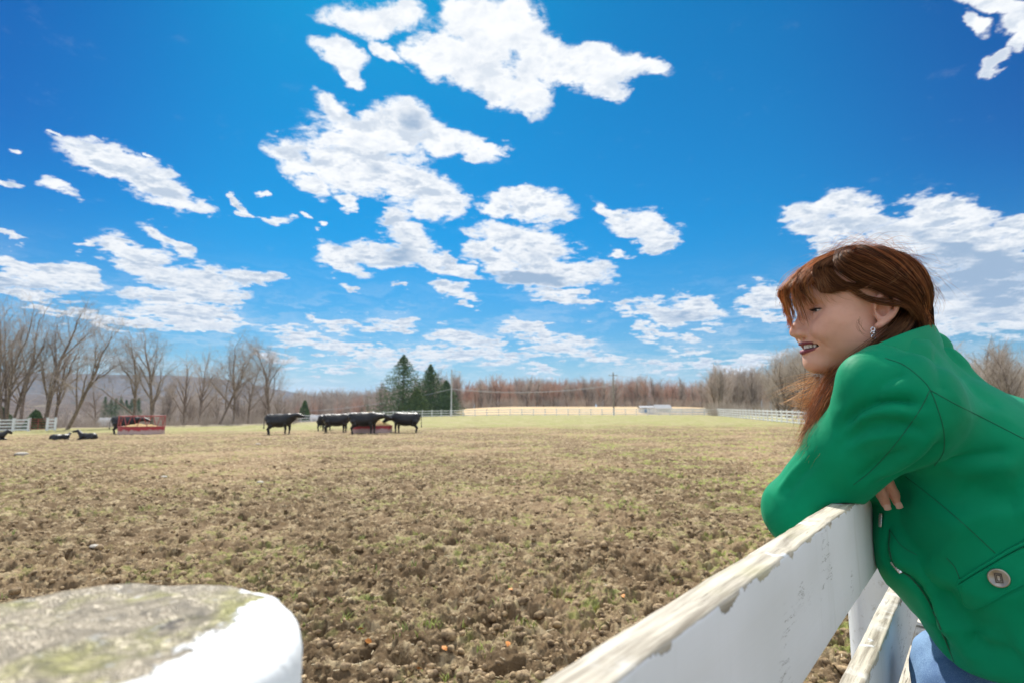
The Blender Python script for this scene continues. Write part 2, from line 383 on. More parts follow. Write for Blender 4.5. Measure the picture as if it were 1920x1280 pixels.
# ---------------------------------------------------------------- organic shapes: blended solids turned into one skin
def V3(*a): return np.array(a, float)
def smin(a, b, k):
    h = np.clip(.5+.5*(b-a)/k, 0, 1); return b*(1-h)+a*h-k*h*(1-h)
class SDF:
    def __init__(s, lo, hi, res, M=None):
        s.lo = np.array(lo, float); s.res = res; n = np.ceil((np.array(hi)-s.lo)/res).astype(int)+1; s.n = n
        s.D = np.full(n, 1.0, np.float32); s.ax = [s.lo[i]+res*np.arange(n[i]) for i in range(3)]
    def reg(s, lo, hi):
        sl = []; 
        for i in range(3):
            a = int(np.clip(np.floor((lo[i]-s.lo[i])/s.res), 0, s.n[i])); b = int(np.clip(np.ceil((hi[i]-s.lo[i])/s.res)+1, 0, s.n[i])); sl.append(slice(a, b))
        X = np.meshgrid(*[s.ax[i][sl[i]] for i in range(3)], indexing='ij', sparse=True)
        return tuple(sl), X
    def op(s, sl, d, k, sub):
        if 0 in s.D[sl].shape: return
        A = s.D[sl]
        s.D[sl] = -smin(-A, d, k) if sub else smin(A, d, k)
    def ell(s, c, r, R=None, k=.01, sub=False):
        c = np.array(c, float); r = np.array(r, float); m = max(r)+k*2+s.res*3
        sl, (x, y, z) = s.reg(c-m, c+m); x, y, z = x-c[0], y-c[1], z-c[2]
        if R is not None:
            R = np.array(R, float)      # rows: local axes
            a = R[0][0]*x+R[0][1]*y+R[0][2]*z; b = R[1][0]*x+R[1][1]*y+R[1][2]*z; e = R[2][0]*x+R[2][1]*y+R[2][2]*z
        else: a, b, e = x, y, z
        k0 = np.sqrt((a/r[0])**2+(b/r[1])**2+(e/r[2])**2)+1e-9
        k1 = np.sqrt((a/r[0]**2)**2+(b/r[1]**2)**2+(e/r[2]**2)**2)+1e-9
        s.op(sl, k0*(k0-1)/k1, k, sub); return s
    def cone(s, a, b, ra, rb=None, k=.01, sub=False):
        rb = ra if rb is None else rb
        a = np.array(a, float); b = np.array(b, float); m = max(ra, rb)+k*2+s.res*3
        sl, (x, y, z) = s.reg(np.minimum(a, b)-m, np.maximum(a, b)+m); d = b-a; L = max(d.dot(d), 1e-12)
        t = np.clip(((x-a[0])*d[0]+(y-a[1])*d[1]+(z-a[2])*d[2])/L, 0, 1)
        dist = np.sqrt((x-a[0]-t*d[0])**2+(y-a[1]-t*d[1])**2+(z-a[2]-t*d[2])**2)-(ra+(rb-ra)*t)
        s.op(sl, dist, k, sub); return s
    def chain(s, pts, rad, k=.01, sub=False):
        if not hasattr(rad, '__len__'): rad = [rad]*len(pts)
        for i in range(len(pts)-1): s.cone(pts[i], pts[i+1], rad[i], rad[i+1], k, sub)
        return s
    def plane_cut(s, p, n, k=.005):
        """removes what lies on the side n points to"""
        n = np.array(n, float); n /= np.linalg.norm(n); X = np.meshgrid(*s.ax, indexing='ij', sparse=True)
        d = (X[0]-p[0])*n[0]+(X[1]-p[1])*n[1]+(X[2]-p[2])*n[2]
        s.D = -smin(-s.D, -d, k); return s
    def mesh(s):
        D = s.D; S = D < 0; nx, ny, nz = D.shape
        c = [D[i:nx-1+i, j:ny-1+j, k:nz-1+k] for i in (0, 1) for j in (0, 1) for k in (0, 1)]
        cs = sum((q < 0).astype(np.int8) for q in c); act = (cs > 0) & (cs < 8)
        ids = np.full(act.shape, -1, np.int64); I = np.argwhere(act); ids[act] = np.arange(len(I))
        v = np.stack([q[act] for q in c], 1).astype(float)
        corners = np.array([(i, j, k) for i in (0, 1) for j in (0, 1) for k in (0, 1)], float)
        acc = np.zeros((len(I), 3)); cnt = np.zeros(len(I))
        for a in range(8):
            for b in range(a+1, 8):
                if np.abs(corners[a]-corners[b]).sum() != 1: continue
                m = (v[:, a] < 0) != (v[:, b] < 0); t = v[m, a]/(v[m, a]-v[m, b])
                acc[m] += corners[a]+(corners[b]-corners[a])*t[:, None]; cnt[m] += 1
        P = s.lo+s.res*(I+acc/cnt[:, None])
        F = []
        for ax in range(3):
            o1, o2 = [q for q in range(3) if q != ax]
            sl0 = [slice(1, -1)]*3; sl1 = [slice(1, -1)]*3; sl0[ax] = slice(0, -1); sl1[ax] = slice(1, None)
            A = S[tuple(sl0)]; B = S[tuple(sl1)]; e = np.argwhere(A != B); fl = A[tuple(e.T)]
            off = np.ones(3, int); off[ax] = 0; e = e+off
            def cell(d1, d2):
                q = e.copy(); q[:, o1] -= d1; q[:, o2] -= d2; return ids[q[:, 0], q[:, 1], q[:, 2]]
            Q = np.stack([cell(0, 0), cell(1, 0), cell(1, 1), cell(0, 1)], 1)
            flip = fl if ax != 1 else ~fl
            Q[~flip] = Q[~flip][:, ::-1]; F.append(Q)
        F = np.concatenate(F); F = F[(F >= 0).all(1)]
        return P, F
def smooth_mesh(P, F, it=2, lam=.5):
    n = len(P); e = np.concatenate([F[:, [0, 1]], F[:, [1, 2]], F[:, [2, 3]], F[:, [3, 0]]]); e = np.concatenate([e, e[:, ::-1]])
    cnt = np.bincount(e[:, 0], minlength=n).astype(float); cnt[cnt == 0] = 1
    for _ in range(it):
        for l in (lam, -lam*1.04):
            A = np.stack([np.bincount(e[:, 0], P[e[:, 1], i], n) for i in range(3)], 1)/cnt[:, None]
            P = P+l*(A-P)
    return P
def vnormals(P, F):
    a = P[F[:, 2]]-P[F[:, 0]]; b = P[F[:, 3]]-P[F[:, 1]]; fn = np.cross(a, b); n = np.zeros_like(P)
    for i in range(4):
        for k in range(3): n[:, k] += np.bincount(F[:, i], fn[:, k], len(P))
    return n/np.maximum(np.linalg.norm(n, axis=1), 1e-12)[:, None]
def set_color(o, C, name='tint'):
    at_ = o.data.color_attributes.new(name, 'FLOAT_COLOR', 'POINT'); C = np.asarray(C, float)
    if C.shape[1] == 3: C = np.concatenate([C, np.ones((len(C), 1))], 1)
    at_.data.foreach_set('color', C.astype(np.float32).ravel())
from mathutils.bvhtree import BVHTree
class Skin:
    """finds points on a built surface along a line of sight"""
    def __init__(s, P, F): s.t = BVHTree.FromPolygons([tuple(p) for p in P], [tuple(f) for f in F])
    def hit(s, px, py, off=0.0):
        d = dirpx(px, py).normalized(); h = s.t.ray_cast(Vector((0, 0, CAMZ)), d)
        if h[0] is None: return None
        n = h[1] if h[1].dot(d) < 0 else -h[1]
        return h[0]+n*off, n
def sstep(a, b, x):
    t = np.clip((x-a)/(b-a), 0, 1); return t*t*(3-2*t)
def unit(v): return np.asarray(v, float)/np.linalg.norm(v, axis=-1, keepdims=True)
# ---------------------------------------------------------------- the woman leaning on the fence
FV = Vector((-.78, .625, 0)).normalized()      # the way she leans, across the fence
LV = Vector((-.625, -.78, 0)).normalized()     # her left
UV = Vector((0, 0, 1))
WOMAN = empty('person', (.86, .93, .42), label='smiling woman in a green jacket leaning on the white fence with crossed arms', cat='person')
def put(o, parent=WOMAN):
    o.parent = parent; o.matrix_parent_inverse = Matrix.Translation(-WOMAN.location) if parent is WOMAN else Matrix(); return o

def jacket_color(N, b):
    co = objco(N)
    n = N.noise(co, 6, 4, .6)
    N.put(b.inputs['Base Color'], N.mix(N.ramp(n, .3, .7), (.0006, .225, .100), (.001, .275, .125)))
    b.inputs['Roughness'].default_value = .52; b.inputs['Specular IOR Level'].default_value = .07
    b.inputs['Sheen Weight'].default_value = .09; b.inputs['Sheen Roughness'].default_value = .5
    b.inputs['Sheen Tint'].default_value = (.35, .95, .70, 1)
    wv = N.noise(co, 1500, 2, .5); big = N.noise(co, 16, 3, .5)
    bp = N.new('ShaderNodeBump', {'Strength': .3, 'Distance': .0006, 'Height': wv})
    bp2 = N.new('ShaderNodeBump', {'Strength': .35, 'Distance': .006, 'Height': big, 'Normal': bp})
    N.put(b.inputs['Normal'], bp2)
M_JACKET = mat('green wool cloth', build=jacket_color)
R_B = [tuple(FV), tuple(LV), tuple(UV)]

ELB = V3(*at(1507, 958, .99)); SHO = V3(*at(1690, 765, .86))
A = lambda px, py, Y: V3(*at(px, py, Y))
def build_jacket():
    s = SDF((.25, .45, 1.0), (1.30, 1.45, 1.92), .0046)
    # trunk
    s.ell(A(1830, 852, .98), (.105, .16, .10), R_B, .04)
    s.ell(A(1905, 900, 1.0), (.125, .17, .125), R_B, .07)
    s.ell(A(1850, 990, 1.0), (.145, .175, .16), R_B, .07)
    s.ell(A(1925, 1110, .98), (.14, .175, .145), R_B, .06)
    s.ell(A(2000, 1235, .96), (.155, .18, .12), R_B, .06)
    s.ell(A(1738, 985, 1.06), (.085, .13, .10), R_B, .05)          # chest against the rail
    s.cone(A(1728, 1045, 1.0), A(1850, 1190, .95), .05, .045, .05)  # hanging front
    s.ell(A(1672, 852, 1.03), (.06, .06, .06), R_B, .02)  # unseen filler between the arms, added to block sun from the chest
    # yoke
    s.cone(A(1745, 768, .97), SHO, .061, .066, .04)
    s.cone(A(1780, 782, .99), A(1820, 785, 1.2), .06, .06, .04)
    # sleeve: upper arm to the elbow, then the forearm folded away along the rail
    W = A(1640, 880, 1.2)
    mid = SHO*.5+ELB*.5+V3(0, 0, .016)
    s.chain([SHO, mid], [.070, .060], .045); s.cone(mid, ELB, .060, .060, .02)
    s.cone(ELB+V3(.0, .004, -.004), W, .055, .04, .02)
    # the far arm crossing underneath
    s.chain([A(1790, 790, 1.24), A(1600, 890, 1.22), A(1648, 893, 1.02)], [.075, .062, .036], .02)
    s.ell(A(1795, 812, .925), (.075, .085, .07), R_B, .06)
    # bunched front of the shoulder
    s.chain([A(1622, 762, .87), A(1622, 715, .87), A(1648, 692, .88)], [.030, .035, .030], .022)
    # stand collar
    s.chain([A(1616, 706, .88), A(1648, 684, .885), A(1695, 664, .905), A(1733, 652, .94)], [.020, .018, .018, .018], .018)
    s.chain([A(1650, 725, .90), A(1700, 702, .92), A(1738, 700, .95)], [.042, .042, .038], .025)
    s.chain([A(1733, 656, .94), A(1742, 668, .98), A(1738, 680, 1.05)], [.018, .018, .018], .02)
    s.cone(A(1783, 676, .955), A(1803, 720, .95), .014, .024, .016)
    s.cone(A(1779, 664, .955), A(1788, 682, .95), .010, .014, .008)
    s.cone(A(1620, 715, 1.06), A(1740, 660, 1.08), .035, .035, .03)
    # neck opening
    s.ell(A(1640, 640, .99), (.085, .055, .07), R_B, .015, sub=True)
    # the sleeve rests on the rail: press the rail's shape into it
    for k in range(4):
        X0, X1 = .34+.115*k, .34+.115*(k+1); L2 = lambda X: V3(.053+.632*X-.775*.016, .319+.775*X+.632*.016, 1.462)
        s.cone(L2(X0), L2(X1), .048, .048, .006, sub=True)
    # hem
    p1, p2 = A(1790, 1252, .95), A(1868, 1286, .86); n = np.cross(p2-p1, np.array(FV)); n *= -np.sign(n[2])
    s.plane_cut(p1, n, .012)
    return s
js = build_jacket()
JP, JF = js.mesh(); JP = smooth_mesh(JP, JF, 3)
def line_dist(P, pts):
    """distance to a polyline and the position 0..1 along it"""
    pts = np.asarray(pts, float); best = np.full(len(P), 9.); pos = np.zeros(len(P)); n = len(pts)-1
    for i, (a, b) in enumerate(zip(pts[:-1], pts[1:])):
        d = b-a; t = np.clip((P-a) @ d/max(d @ d, 1e-12), 0, 1); q = np.linalg.norm(P-a-t[:, None]*d, axis=1)
        m = q < best; best[m] = q[m]; pos[m] = (i+t[m])/n
    return best, pos
def on_skin(sk, pts, off=0.0, step=12):
    """a pixel polyline laid on the surface"""
    out = []
    for a, b in zip(pts[:-1], pts[1:]):
        n = max(1, int(math.dist(a, b)/step))
        for k in range(n):
            h = sk.hit(a[0]+(b[0]-a[0])*k/n, a[1]+(b[1]-a[1])*k/n, off)
            if h: out.append(h[0])
    h = sk.hit(*pts[-1], off)
    if h: out.append(h[0])
    return out
def spline(pts, n=8):
    P = [np.array(p, float) for p in pts]; P = [2*P[0]-P[1]]+P+[2*P[-1]-P[-2]]; out = []
    for i in range(1, len(P)-2):
        for k in range(n):
            t = k/n; out.append(.5*((2*P[i])+(-P[i-1]+P[i+1])*t+(2*P[i-1]-5*P[i]+4*P[i+1]-P[i+2])*t*t+(-P[i-1]+3*P[i]-3*P[i+1]+P[i+2])*t**3))
    out.append(P[-2]); return [tuple(q) for q in out]
def crease(P, F, lst):
    sk = Skin(P, F)
    N_ = vnormals(P, F); D = np.zeros(len(P))
    for pts, w, h in lst:
        L = on_skin(sk, spline(pts, 4), 0, 30)
        if len(L) < 2: continue
        d, t = line_dist(P, L); tap = np.clip(np.minimum(t, 1-t)*5, 0, 1) ; tap = tap*tap*(3-2*tap)
        D += 1.3*h*np.exp(-(d/w)**2)*(.15+.85*tap)*(d < w*3)
    return P+N_*D[:, None]
mm = .001
CREASES = [
 ([(1575, 805), (1600, 775), (1640, 755), (1690, 750), (1735, 760)], 8*mm, -10*mm),
 ([(1592, 795), (1625, 775), (1670, 770), (1710, 775)], 9*mm, 4*mm),
 ([(1580, 832), (1620, 800), (1670, 790), (1730, 800)], 9*mm, -5*mm),
 ([(1575, 845), (1620, 822), (1680, 815)], 9*mm, 4*mm),
 ([(1632, 765), (1648, 728), (1680, 706), (1705, 702)], 10*mm, -6*mm),
 ([(1540, 850), (1500, 892), (1470, 930)], 8*mm, -3*mm),
 ([(1525, 850), (1490, 885), (1458, 925)], 6*mm, 2.5*mm),
 ([(1640, 905), (1700, 878), (1745, 850), (1768, 820)], 9*mm, -5*mm),
 ([(1630, 900), (1690, 865), (1735, 830), (1755, 790)], 10*mm, 4*mm),
 ([(1765, 862), (1820, 855), (1900, 845)], 10*mm, -5*mm),
 ([(1770, 880), (1830, 878), (1910, 870)], 14*mm, 4*mm),
 ([(1752, 655), (1757, 700), (1770, 745)], 11*mm, -4*mm),
 ([(1560, 850), (1620, 815), (1690, 800), (1745, 815)], 8*mm, -3.5*mm),
 ([(1600, 905), (1660, 860), (1710, 840)], 9*mm, -4*mm),
 ([(1800, 900), (1860, 930), (1920, 940)], 22*mm, -6*mm),
 ([(1690, 1000), (1740, 1090), (1800, 1120)], 16*mm, -6*mm),
 ([(1790, 695), (1830, 735), (1880, 770)], 16*mm, -4*mm),
 ([(1670, 960), (1700, 1010), (1760, 1060)], 18*mm, -6*mm),
 ([(1750, 1100), (1800, 1150), (1850, 1200)], 22*mm, -8*mm),
 ([(1730, 1090), (1790, 1190), (1840, 1250)], 14*mm, 5*mm),
 ([(1800, 1190), (1860, 1215), (1920, 1215)], 22*mm, -8*mm),
 ([(1700, 930), (1760, 960), (1830, 1000)], 25*mm, 5*mm),
 ([(1665, 975), (1668, 1030), (1680, 1062), (1705, 1078), (1735, 1115), (1762, 1175), (1788, 1240)], 5*mm, -11*mm),
 ([(1676, 985), (1682, 1040), (1715, 1066), (1748, 1110), (1775, 1170), (1800, 1235)], 5*mm, 3*mm),
]
JP = crease(JP, JF, CREASES); JP = smooth_mesh(JP, JF, 1)
wob = fbm(JP[:, 0]*7, JP[:, 1]*7, JP[:, 2]*7, 3); JP = JP+vnormals(JP, JF)*(.006*wob)[:, None]
# cloth wrinkles: gathered at the elbow, the armhole and the waist
def ridge(v, p=1.6): return (1-np.clip(np.abs(v)*2.6, 0, 1))**p
_ax = ELB-SHO; _L = np.linalg.norm(_ax); _ax = _ax/_L; _t = (JP-SHO) @ _ax/_L; _r = np.linalg.norm(JP-SHO-np.outer((JP-SHO) @ _ax, _ax), axis=1)
_sl = (1-sstep(.075, .10, _r))*sstep(-.15, .1, _t)*(1-sstep(1.25, 1.5, _t)) if 'sstep' in globals() else 0
_q = JP @ np.stack([_ax, unit(np.cross(_ax, [0, 0, 1])), [0, 0, 1]], 1)
_w = ridge(pnoise(_q[:, 0]*13+_q[:, 2]*9, _q[:, 1]*5, _q[:, 2]*5+3))*.0055*(.35+.65*np.maximum(np.exp(-((_t-1.02)/.28)**2), np.exp(-((_t-.12)/.25)**2)))+ridge(pnoise(_q[:, 0]*30+_q[:, 2]*16, _q[:, 1]*11, _q[:, 2]*11))*.0020*np.exp(-((_t-1.0)/.3)**2)
_b = ridge(pnoise(JP[:, 0]*5+JP[:, 2]*6, JP[:, 1]*5, JP[:, 2]*9-JP[:, 0]*5), 1.3)*.0060*(1-_sl)
JP = JP+vnormals(JP, JF)*(_w*_sl+_b)[:, None]; JP = smooth_mesh(JP, JF, 1)
JSK = Skin(JP, JF)
# head in its own frame: x to the face, y to her left, z up; origin between the ears
HA = math.radians(173); HP = math.radians(-1)
HX = Vector((math.cos(HA)*math.cos(HP), math.sin(HA)*math.cos(HP), math.sin(HP))); HY = Vector((0, 0, 1)).cross(HX).normalized(); HZ = HX.cross(HY)
roll = math.radians(-2)
HY, HZ = HY*math.cos(roll)+HZ*math.sin(roll), HZ*math.cos(roll)-HY*math.sin(roll)
HS = .985
HO = at(1648, 588, .93)-HY*.072*HS
HM = Matrix(((HX.x, HY.x, HZ.x, 0), (HX.y, HY.y, HZ.y, 0), (HX.z, HY.z, HZ.z, 0), (0, 0, 0, 1)))
HM = Matrix.Translation(HO) @ HM @ Matrix.Scale(HS, 4)
HMn = np.array(HM)
def h2w(P): P = np.asarray(P, float); return P @ HMn[:3, :3].T+HMn[:3, 3]
def w2h(P): return (np.asarray(P, float)-HMn[:3, 3]) @ np.linalg.inv(HMn[:3, :3]).T

def build_head():
    s = SDF((-.125, -.098, -.20), (.135, .098, .145), .0018)
    s.ell((-.006, 0, .040), (.090, .074, .080), k=.01)
    s.ell((.035, 0, .0), (.062, .058, .085), k=.03)
    s.ell((.045, 0, .055), (.058, .058, .05), k=.03)          # forehead
    for q in (-1, 1):
        s.cone((.004, q*.046, -.055), (.070, q*.012, -.092), .018, .017, .035)   # jaw line
        s.ell((.058, q*.046, -.008), (.026, .021, .021), k=.025)   # cheekbone
        s.ell((.073, q*.036, -.024), (.021, .021, .019), k=.012)   # smiling cheek
        s.ell((.030, q*.046, -.045), (.040, .020, .034), k=.03)
    s.ell((.045, 0, -.045), (.045, .045, .048), k=.03)
    s.ell((.066, 0, -.055), (.024, .030, .030), k=.02)             # muzzle
    s.cone((.070, -.010, -.094), (.070, .010, -.094), .0175, k=.02)    # chin
    for q in (-1, 1):
        s.cone((.084, q*.012, .036), (.066, q*.046, .036), .0115, .0095, .018)   # brow
        s.ell((.094, q*.033, .015), (.020, .020, .0125), k=.012, sub=True)       # socket
        s.ell((.0705, q*.0320, .0150), (.0165, .0180, .0150), k=.004)              # lids
        s.ell((.087, q*.0330, .0140), (.010, .0150, .0026), k=.0015, sub=True)     # the slit
        s.chain([(.082, q*.020, .0085), (.0835, q*.032, .0045), (.076, q*.045, .0075)], [.0022, .003, .0022], .008)  # lower lid pouch
    # nose
    s.chain([(.080, 0, .026), (.092, 0, .008), (.1045, 0, -.012), (.1095, 0, -.021)], [.0085, .0075, .0085, .0100], .010)
    for q in (-1, 1):
        s.ell((.0980, q*.0120, -.0240), (.0130, .0085, .0095), k=.005)
        s.ell((.1000, q*.0068, -.0335), (.0070, .0036, .0045), k=.003, sub=True)
    s.cone((.099, 0, -.032), (.094, 0, -.038), .0045, .005, .006)
    # open smiling mouth: lips round a slot
    s.ell((.082, 0, -.0545), (.028, .0350, .0072), k=.004, sub=True)
    s.chain([(.0570, .0400, -.0435), (.0850, .0250, -.0480), (.0975, .0070, -.0472), (.0980, 0, -.0485), (.0975, -.0070, -.0472), (.0850, -.0250, -.0480), (.0570, -.0400, -.0435)], [.0028, .0042, .0048, .0044, .0048, .0042, .0028], .0035)
    s.chain([(.0570, .0400, -.0445), (.0830, .0265, -.0600), (.0940, .0090, -.0655), (.0950, 0, -.0665), (.0940, -.0090, -.0655), (.0830, -.0265, -.0600), (.0570, -.0400, -.0445)], [.0026, .0050, .0060, .0062, .0060, .0050, .0026], .0035)
    s.ell((.082, 0, -.0548), (.030, .0340, .0056), k=.003, sub=True)
    s.cone((.078, -.008, -.077), (.078, .008, -.077), .004, k=.008, sub=True)     # under the lip
    for q in (-1, 1): s.ell((.054, q*.0475, -.044), (.006, .004, .006), k=.006, sub=True)
    # neck
    s.cone((-.012, 0, -.05), (-.050, 0, -.20), .054, .058, .025)
    s.cone((.02, 0, -.085), (-.020, 0, -.19), .030, .040, .03)
    # ears
    for q in (-1, 1):
        E = lambda x, z, o=0.0: (x*.76-z*.26+.006, q*(.0735+.26*max(0, -x-.004)+o), z*.96+x*.22+.004)
        s.ell(E(-.014, .004), (.015, .006, .026), k=.006)
        hx = spline([E(.002, .004, .002), E(.004, .016, .004), E(-.003, .028, .005), E(-.015, .033, .006), E(-.027, .027, .006), E(-.031, .012, .006), E(-.027, -.004, .005), E(-.018, -.016, .004), E(-.008, -.025, .004)], 4)
        s.chain(hx, list(np.interp(np.linspace(0, 1, len(hx)), [0, .5, .85, 1], [.0032, .0040, .0034, .0052])), .003)
        s.chain([E(-.010, .022, .003), E(-.020, .014, .004), E(-.019, -.002, .004), E(-.010, -.012, .003)], [.002, .003, .003, .003], .003)
        s.ell(E(-.008, .003, .006), (.008, .008, .011), k=.003, sub=True)
        s.chain([E(-.004, .020, .006), E(-.014, .027, .008), E(-.024, .020, .008), E(-.025, .006, .008)], [.002, .0026, .0026, .002], .003, sub=True)
        s.ell((.003, q*.073, -.003), (.004, .005, .006), k=.003)
    return s
hs = build_head()
HPt, HF = hs.mesh(); HPt = smooth_mesh(HPt, HF, 2)
def squash(P):
    P = np.array(P, float); z = P[:, 2]; f = np.clip(P[:, 0]/.05+.6, 0, 1)
    P[:, 2] = np.where(z < -.026, -.026+(z+.026)*(1-.235*f), z); return P
HPt = squash(HPt)
hn = vnormals(HPt, HF)
def near_line(P, pts): return near_line_raw(P, squash(pts))
def near_line_raw(P, pts):
    pts = np.asarray(pts, float); best = np.full(len(P), 9.); 
    for a, b in zip(pts[:-1], pts[1:]):
        d = b-a; t = np.clip((P-a) @ d/max(d @ d, 1e-12), 0, 1); best = np.minimum(best, np.linalg.norm(P-a-t[:, None]*d, axis=1))
    return best
def g(d, w): return np.exp(-(d/w)**2)
# fine creases: crow's feet, smile lines, brow lines
for q in (-1, 1):
    for pts, w, h in [([(.070, q*.049, .014), (.054, q*.058, .021)], .0013, .0014), ([(.069, q*.050, .010), (.052, q*.059, .012)], .0013, .0015), ([(.068, q*.050, .006), (.052, q*.058, .002)], .0013, .0014),
                      ([(.080, q*.024, .003), (.078, q*.040, .000), (.066, q*.050, .003)], .0018, .0014), ([(.068, q*.040, -.050), (.066, q*.040, -.070)], .0022, .0016), ([(.060, q*.047, -.042), (.056, q*.048, -.070)], .0022, .0016),
                      ([(.083, q*.0195, .0225), (.0855, q*.032, .0245), (.076, q*.046, .0195)], .0013, .0010)]:
        HPt -= hn*(h*g(near_line(HPt, pts), w))[:, None]
hn = vnormals(HPt, HF); _w = np.array([.25, 1, 1.])
for q in (-1, 1):   # fold from the nostril round the corner of the mouth, full cheek beside it
    F1 = near_line_raw(HPt*_w, squash([(.09, q*.0200, -.018), (.085, q*.0330, -.031), (.07, q*.0450, -.047), (.065, q*.0465, -.060)])*_w); m = (HPt[:, 0] > .035)*(HPt[:, 2] > -.075)
    HPt -= hn*(.0022*g(F1, .0032)*m)[:, None]
    F2 = near_line_raw(HPt*_w, squash([(.07, q*.0400, -.018), (.06, q*.0500, -.034)])*_w); HPt += hn*(.0030*g(F2, .009)*m)[:, None]
    _v = np.array([1, .3, 1.])
    for pts in ([(.070, q*.05, .014), (.048, q*.06, .024)], [(.069, q*.05, .011), (.045, q*.06, .013)], [(.069, q*.05, .008), (.047, q*.06, .002)], [(.071, q*.045, .003), (.056, q*.055, -.006)]):
        m = (HPt[:, 1]*q > .03); F3 = near_line_raw(HPt*_v, squash(pts)*_v); HPt -= hn*(.0011*g(F3, .0013)*m)[:, None]
SKIN = np.array([.72, .40, .28])
C = np.tile(SKIN, (len(HPt), 1)); x, y, z = HPt.T
def blend(m, col): 
    global C; C = C*(1-m[:, None])+np.array(col)*m[:, None]
for q in (-1, 1):
    blend(.35*g(np.linalg.norm((HPt-[.075, q*.038, -.022])/[1, 1, 1], axis=1), .022), (.56, .22, .16))
    blend(.30*g(np.linalg.norm(HPt-[.084, q*.033, .021], axis=1), .009), (.30, .15, .11))   # eye shadow
    blend(.5*g(np.linalg.norm(HPt-[-.02, q*.08, .01], axis=1), .03), (.56, .24, .17))
blend(.25*g(np.linalg.norm(HPt-[.108, 0, -.022], axis=1), .012), (.58, .24, .17))
W3 = np.array([.22, 1, 1.]); XZ = np.array([1, .3, 1.])
def flat_line(P, pts, w=W3): return near_line_raw(P*w, squash(pts)*w)
ul = flat_line(HPt, [(.0570, .0400, -.0435), (.0868, .0250, -.0478), (.0990, .0070, -.0470), (.0995, 0, -.0485), (.0990, -.0070, -.0470), (.0868, -.0250, -.0478), (.0570, -.0400, -.0435)])
ll = flat_line(HPt, [(.0570, .0400, -.0445), (.0830, .0265, -.0600), (.0950, .0090, -.0658), (.0960, 0, -.0668), (.0950, -.0090, -.0658), (.0830, -.0265, -.0600), (.0570, -.0400, -.0445)])
blend(np.clip((.0036-np.minimum(ul, ll-.0012))/.0009, 0, 1)*(x > .046)*(np.abs(y) < .043), (.21, .038, .052))
inm = ((z < -.046) & (z > -.066) & (np.abs(y) < .034) & (x < .082) & (x > .05)); blend(inm*1.0, (.06, .012, .012))
for q in (-1, 1):
    lash = near_line(HPt, [(.0835, q*.0195, .0150), (.0870, q*.0320, .0172), (.0790, q*.0460, .0140)]); blend(np.clip((.0019-lash)/.0007, 0, 1), (.012, .008, .007))
    lash = near_line(HPt, [(.0845, q*.0210, .0118), (.0870, q*.0320, .0112), (.0790, q*.0450, .0122)]); blend(.8*np.clip((.0011-lash)/.0006, 0, 1), (.02, .012, .01))
    br = near_line(HPt, [(.0935, q*.014, .0345), (.0935, q*.028, .0405), (.081, q*.046, .0400)]); blend(.55*np.clip((.0036-br)/.002, 0, 1), (.10, .045, .03))
HEADC = C
def skin_mat(N, b):
    at_ = N.new('ShaderNodeAttribute', attribute_name='tint'); co = objco(N)
    n = N.noise(co, 90, 4, .6); n2 = N.noise(co, 420, 3, .6)
    c = N.mix(N.math('MULTIPLY', N.ramp(n, .4, .7), .10), at_.outputs['Color'], (.42, .17, .11))
    N.put(b.inputs['Base Color'], c); b.inputs['Roughness'].default_value = .48
    b.inputs['Subsurface Weight'].default_value = .35; b.inputs['Subsurface Radius'].default_value = (.012, .005, .003); b.inputs['Subsurface Scale'].default_value = .5
    b.inputs['Specular IOR Level'].default_value = .4
    N.put(b.inputs['Normal'], N.new('ShaderNodeBump', {'Strength': .35, 'Distance': .0006, 'Height': n2}))
M_SKIN = mat('skin', build=skin_mat)
# eyes, teeth, earring
def h_obj(name, mb, m, smooth=True, parent=None, **kw):
    o = mb.obj(name, m, None, smooth, **kw)
    co = np.zeros(len(o.data.vertices)*3); o.data.vertices.foreach_get('co', co); co = h2w(co.reshape(-1, 3)); o.data.vertices.foreach_set('co', co.ravel()); o.data.update()
    return put(o)
def sphere_mb(c, r, n=24, sc=(1, 1, 1)):
    bm = bmesh.new(); bmesh.ops.create_uvsphere(bm, u_segments=n, v_segments=n//2, radius=1); mb = MB()
    mb.add([(c[0]+v.co.x*r*sc[0], c[1]+v.co.y*r*sc[1], c[2]+v.co.z*r*sc[2]) for v in bm.verts], [tuple(v.index for v in f.verts) for f in bm.faces]); bm.free(); return mb
M_EYE = mat('eyeball', (.55, .50, .48), .08)
M_IRIS = mat('iris', (.03, .022, .015), .05)
M_TOOTH = mat('tooth enamel', (.86, .82, .75), .22)
for q in (-1, 1):
    e = h_obj('eye', sphere_mb((.0722, q*.0320, .0142), .0138), M_EYE)
    ir = h_obj('iris', sphere_mb((.0815, q*.0325, .0140), .0068, sc=(.72, 1, 1)), M_IRIS)
def teeth():
    mb = MB()
    for k in range(-6, 7):
        y = k*.0062; x = .0925-.022*(abs(y)/.03)**1.9; w = .0030
        ang = -.9*y/.03*.9
        hh = .0046 if abs(k) < 2 else .0040
        c = squash([[x, y, -.0530]])[0]
        M = Matrix.Rotation(-ang, 3, 'Z')
        mb.box(tuple(c), (.005, w*2-.0004, hh*1.9), M, .0012)
    return mb
h_obj('teeth', teeth(), M_TOOTH)
M_SILVER = mat('silver', (.75, .75, .78), .18, Metallic=1.0)
ER = MB()
lobe = np.array([.0165, .0795, -.0235])
for k in range(3):
    c = lobe+np.array([.0, .003, -.004-k*.0062])
    pts = [(c[0]+math.cos(a)*(.0030 if k != 1 else .0040), c[1]+(.0015 if k == 1 else 0)*math.sin(a), c[2]+math.sin(a)*.0036) for a in np.linspace(0, 2*math.pi, 15)]
    ER.tube(pts, .0011, 6, cap=False)
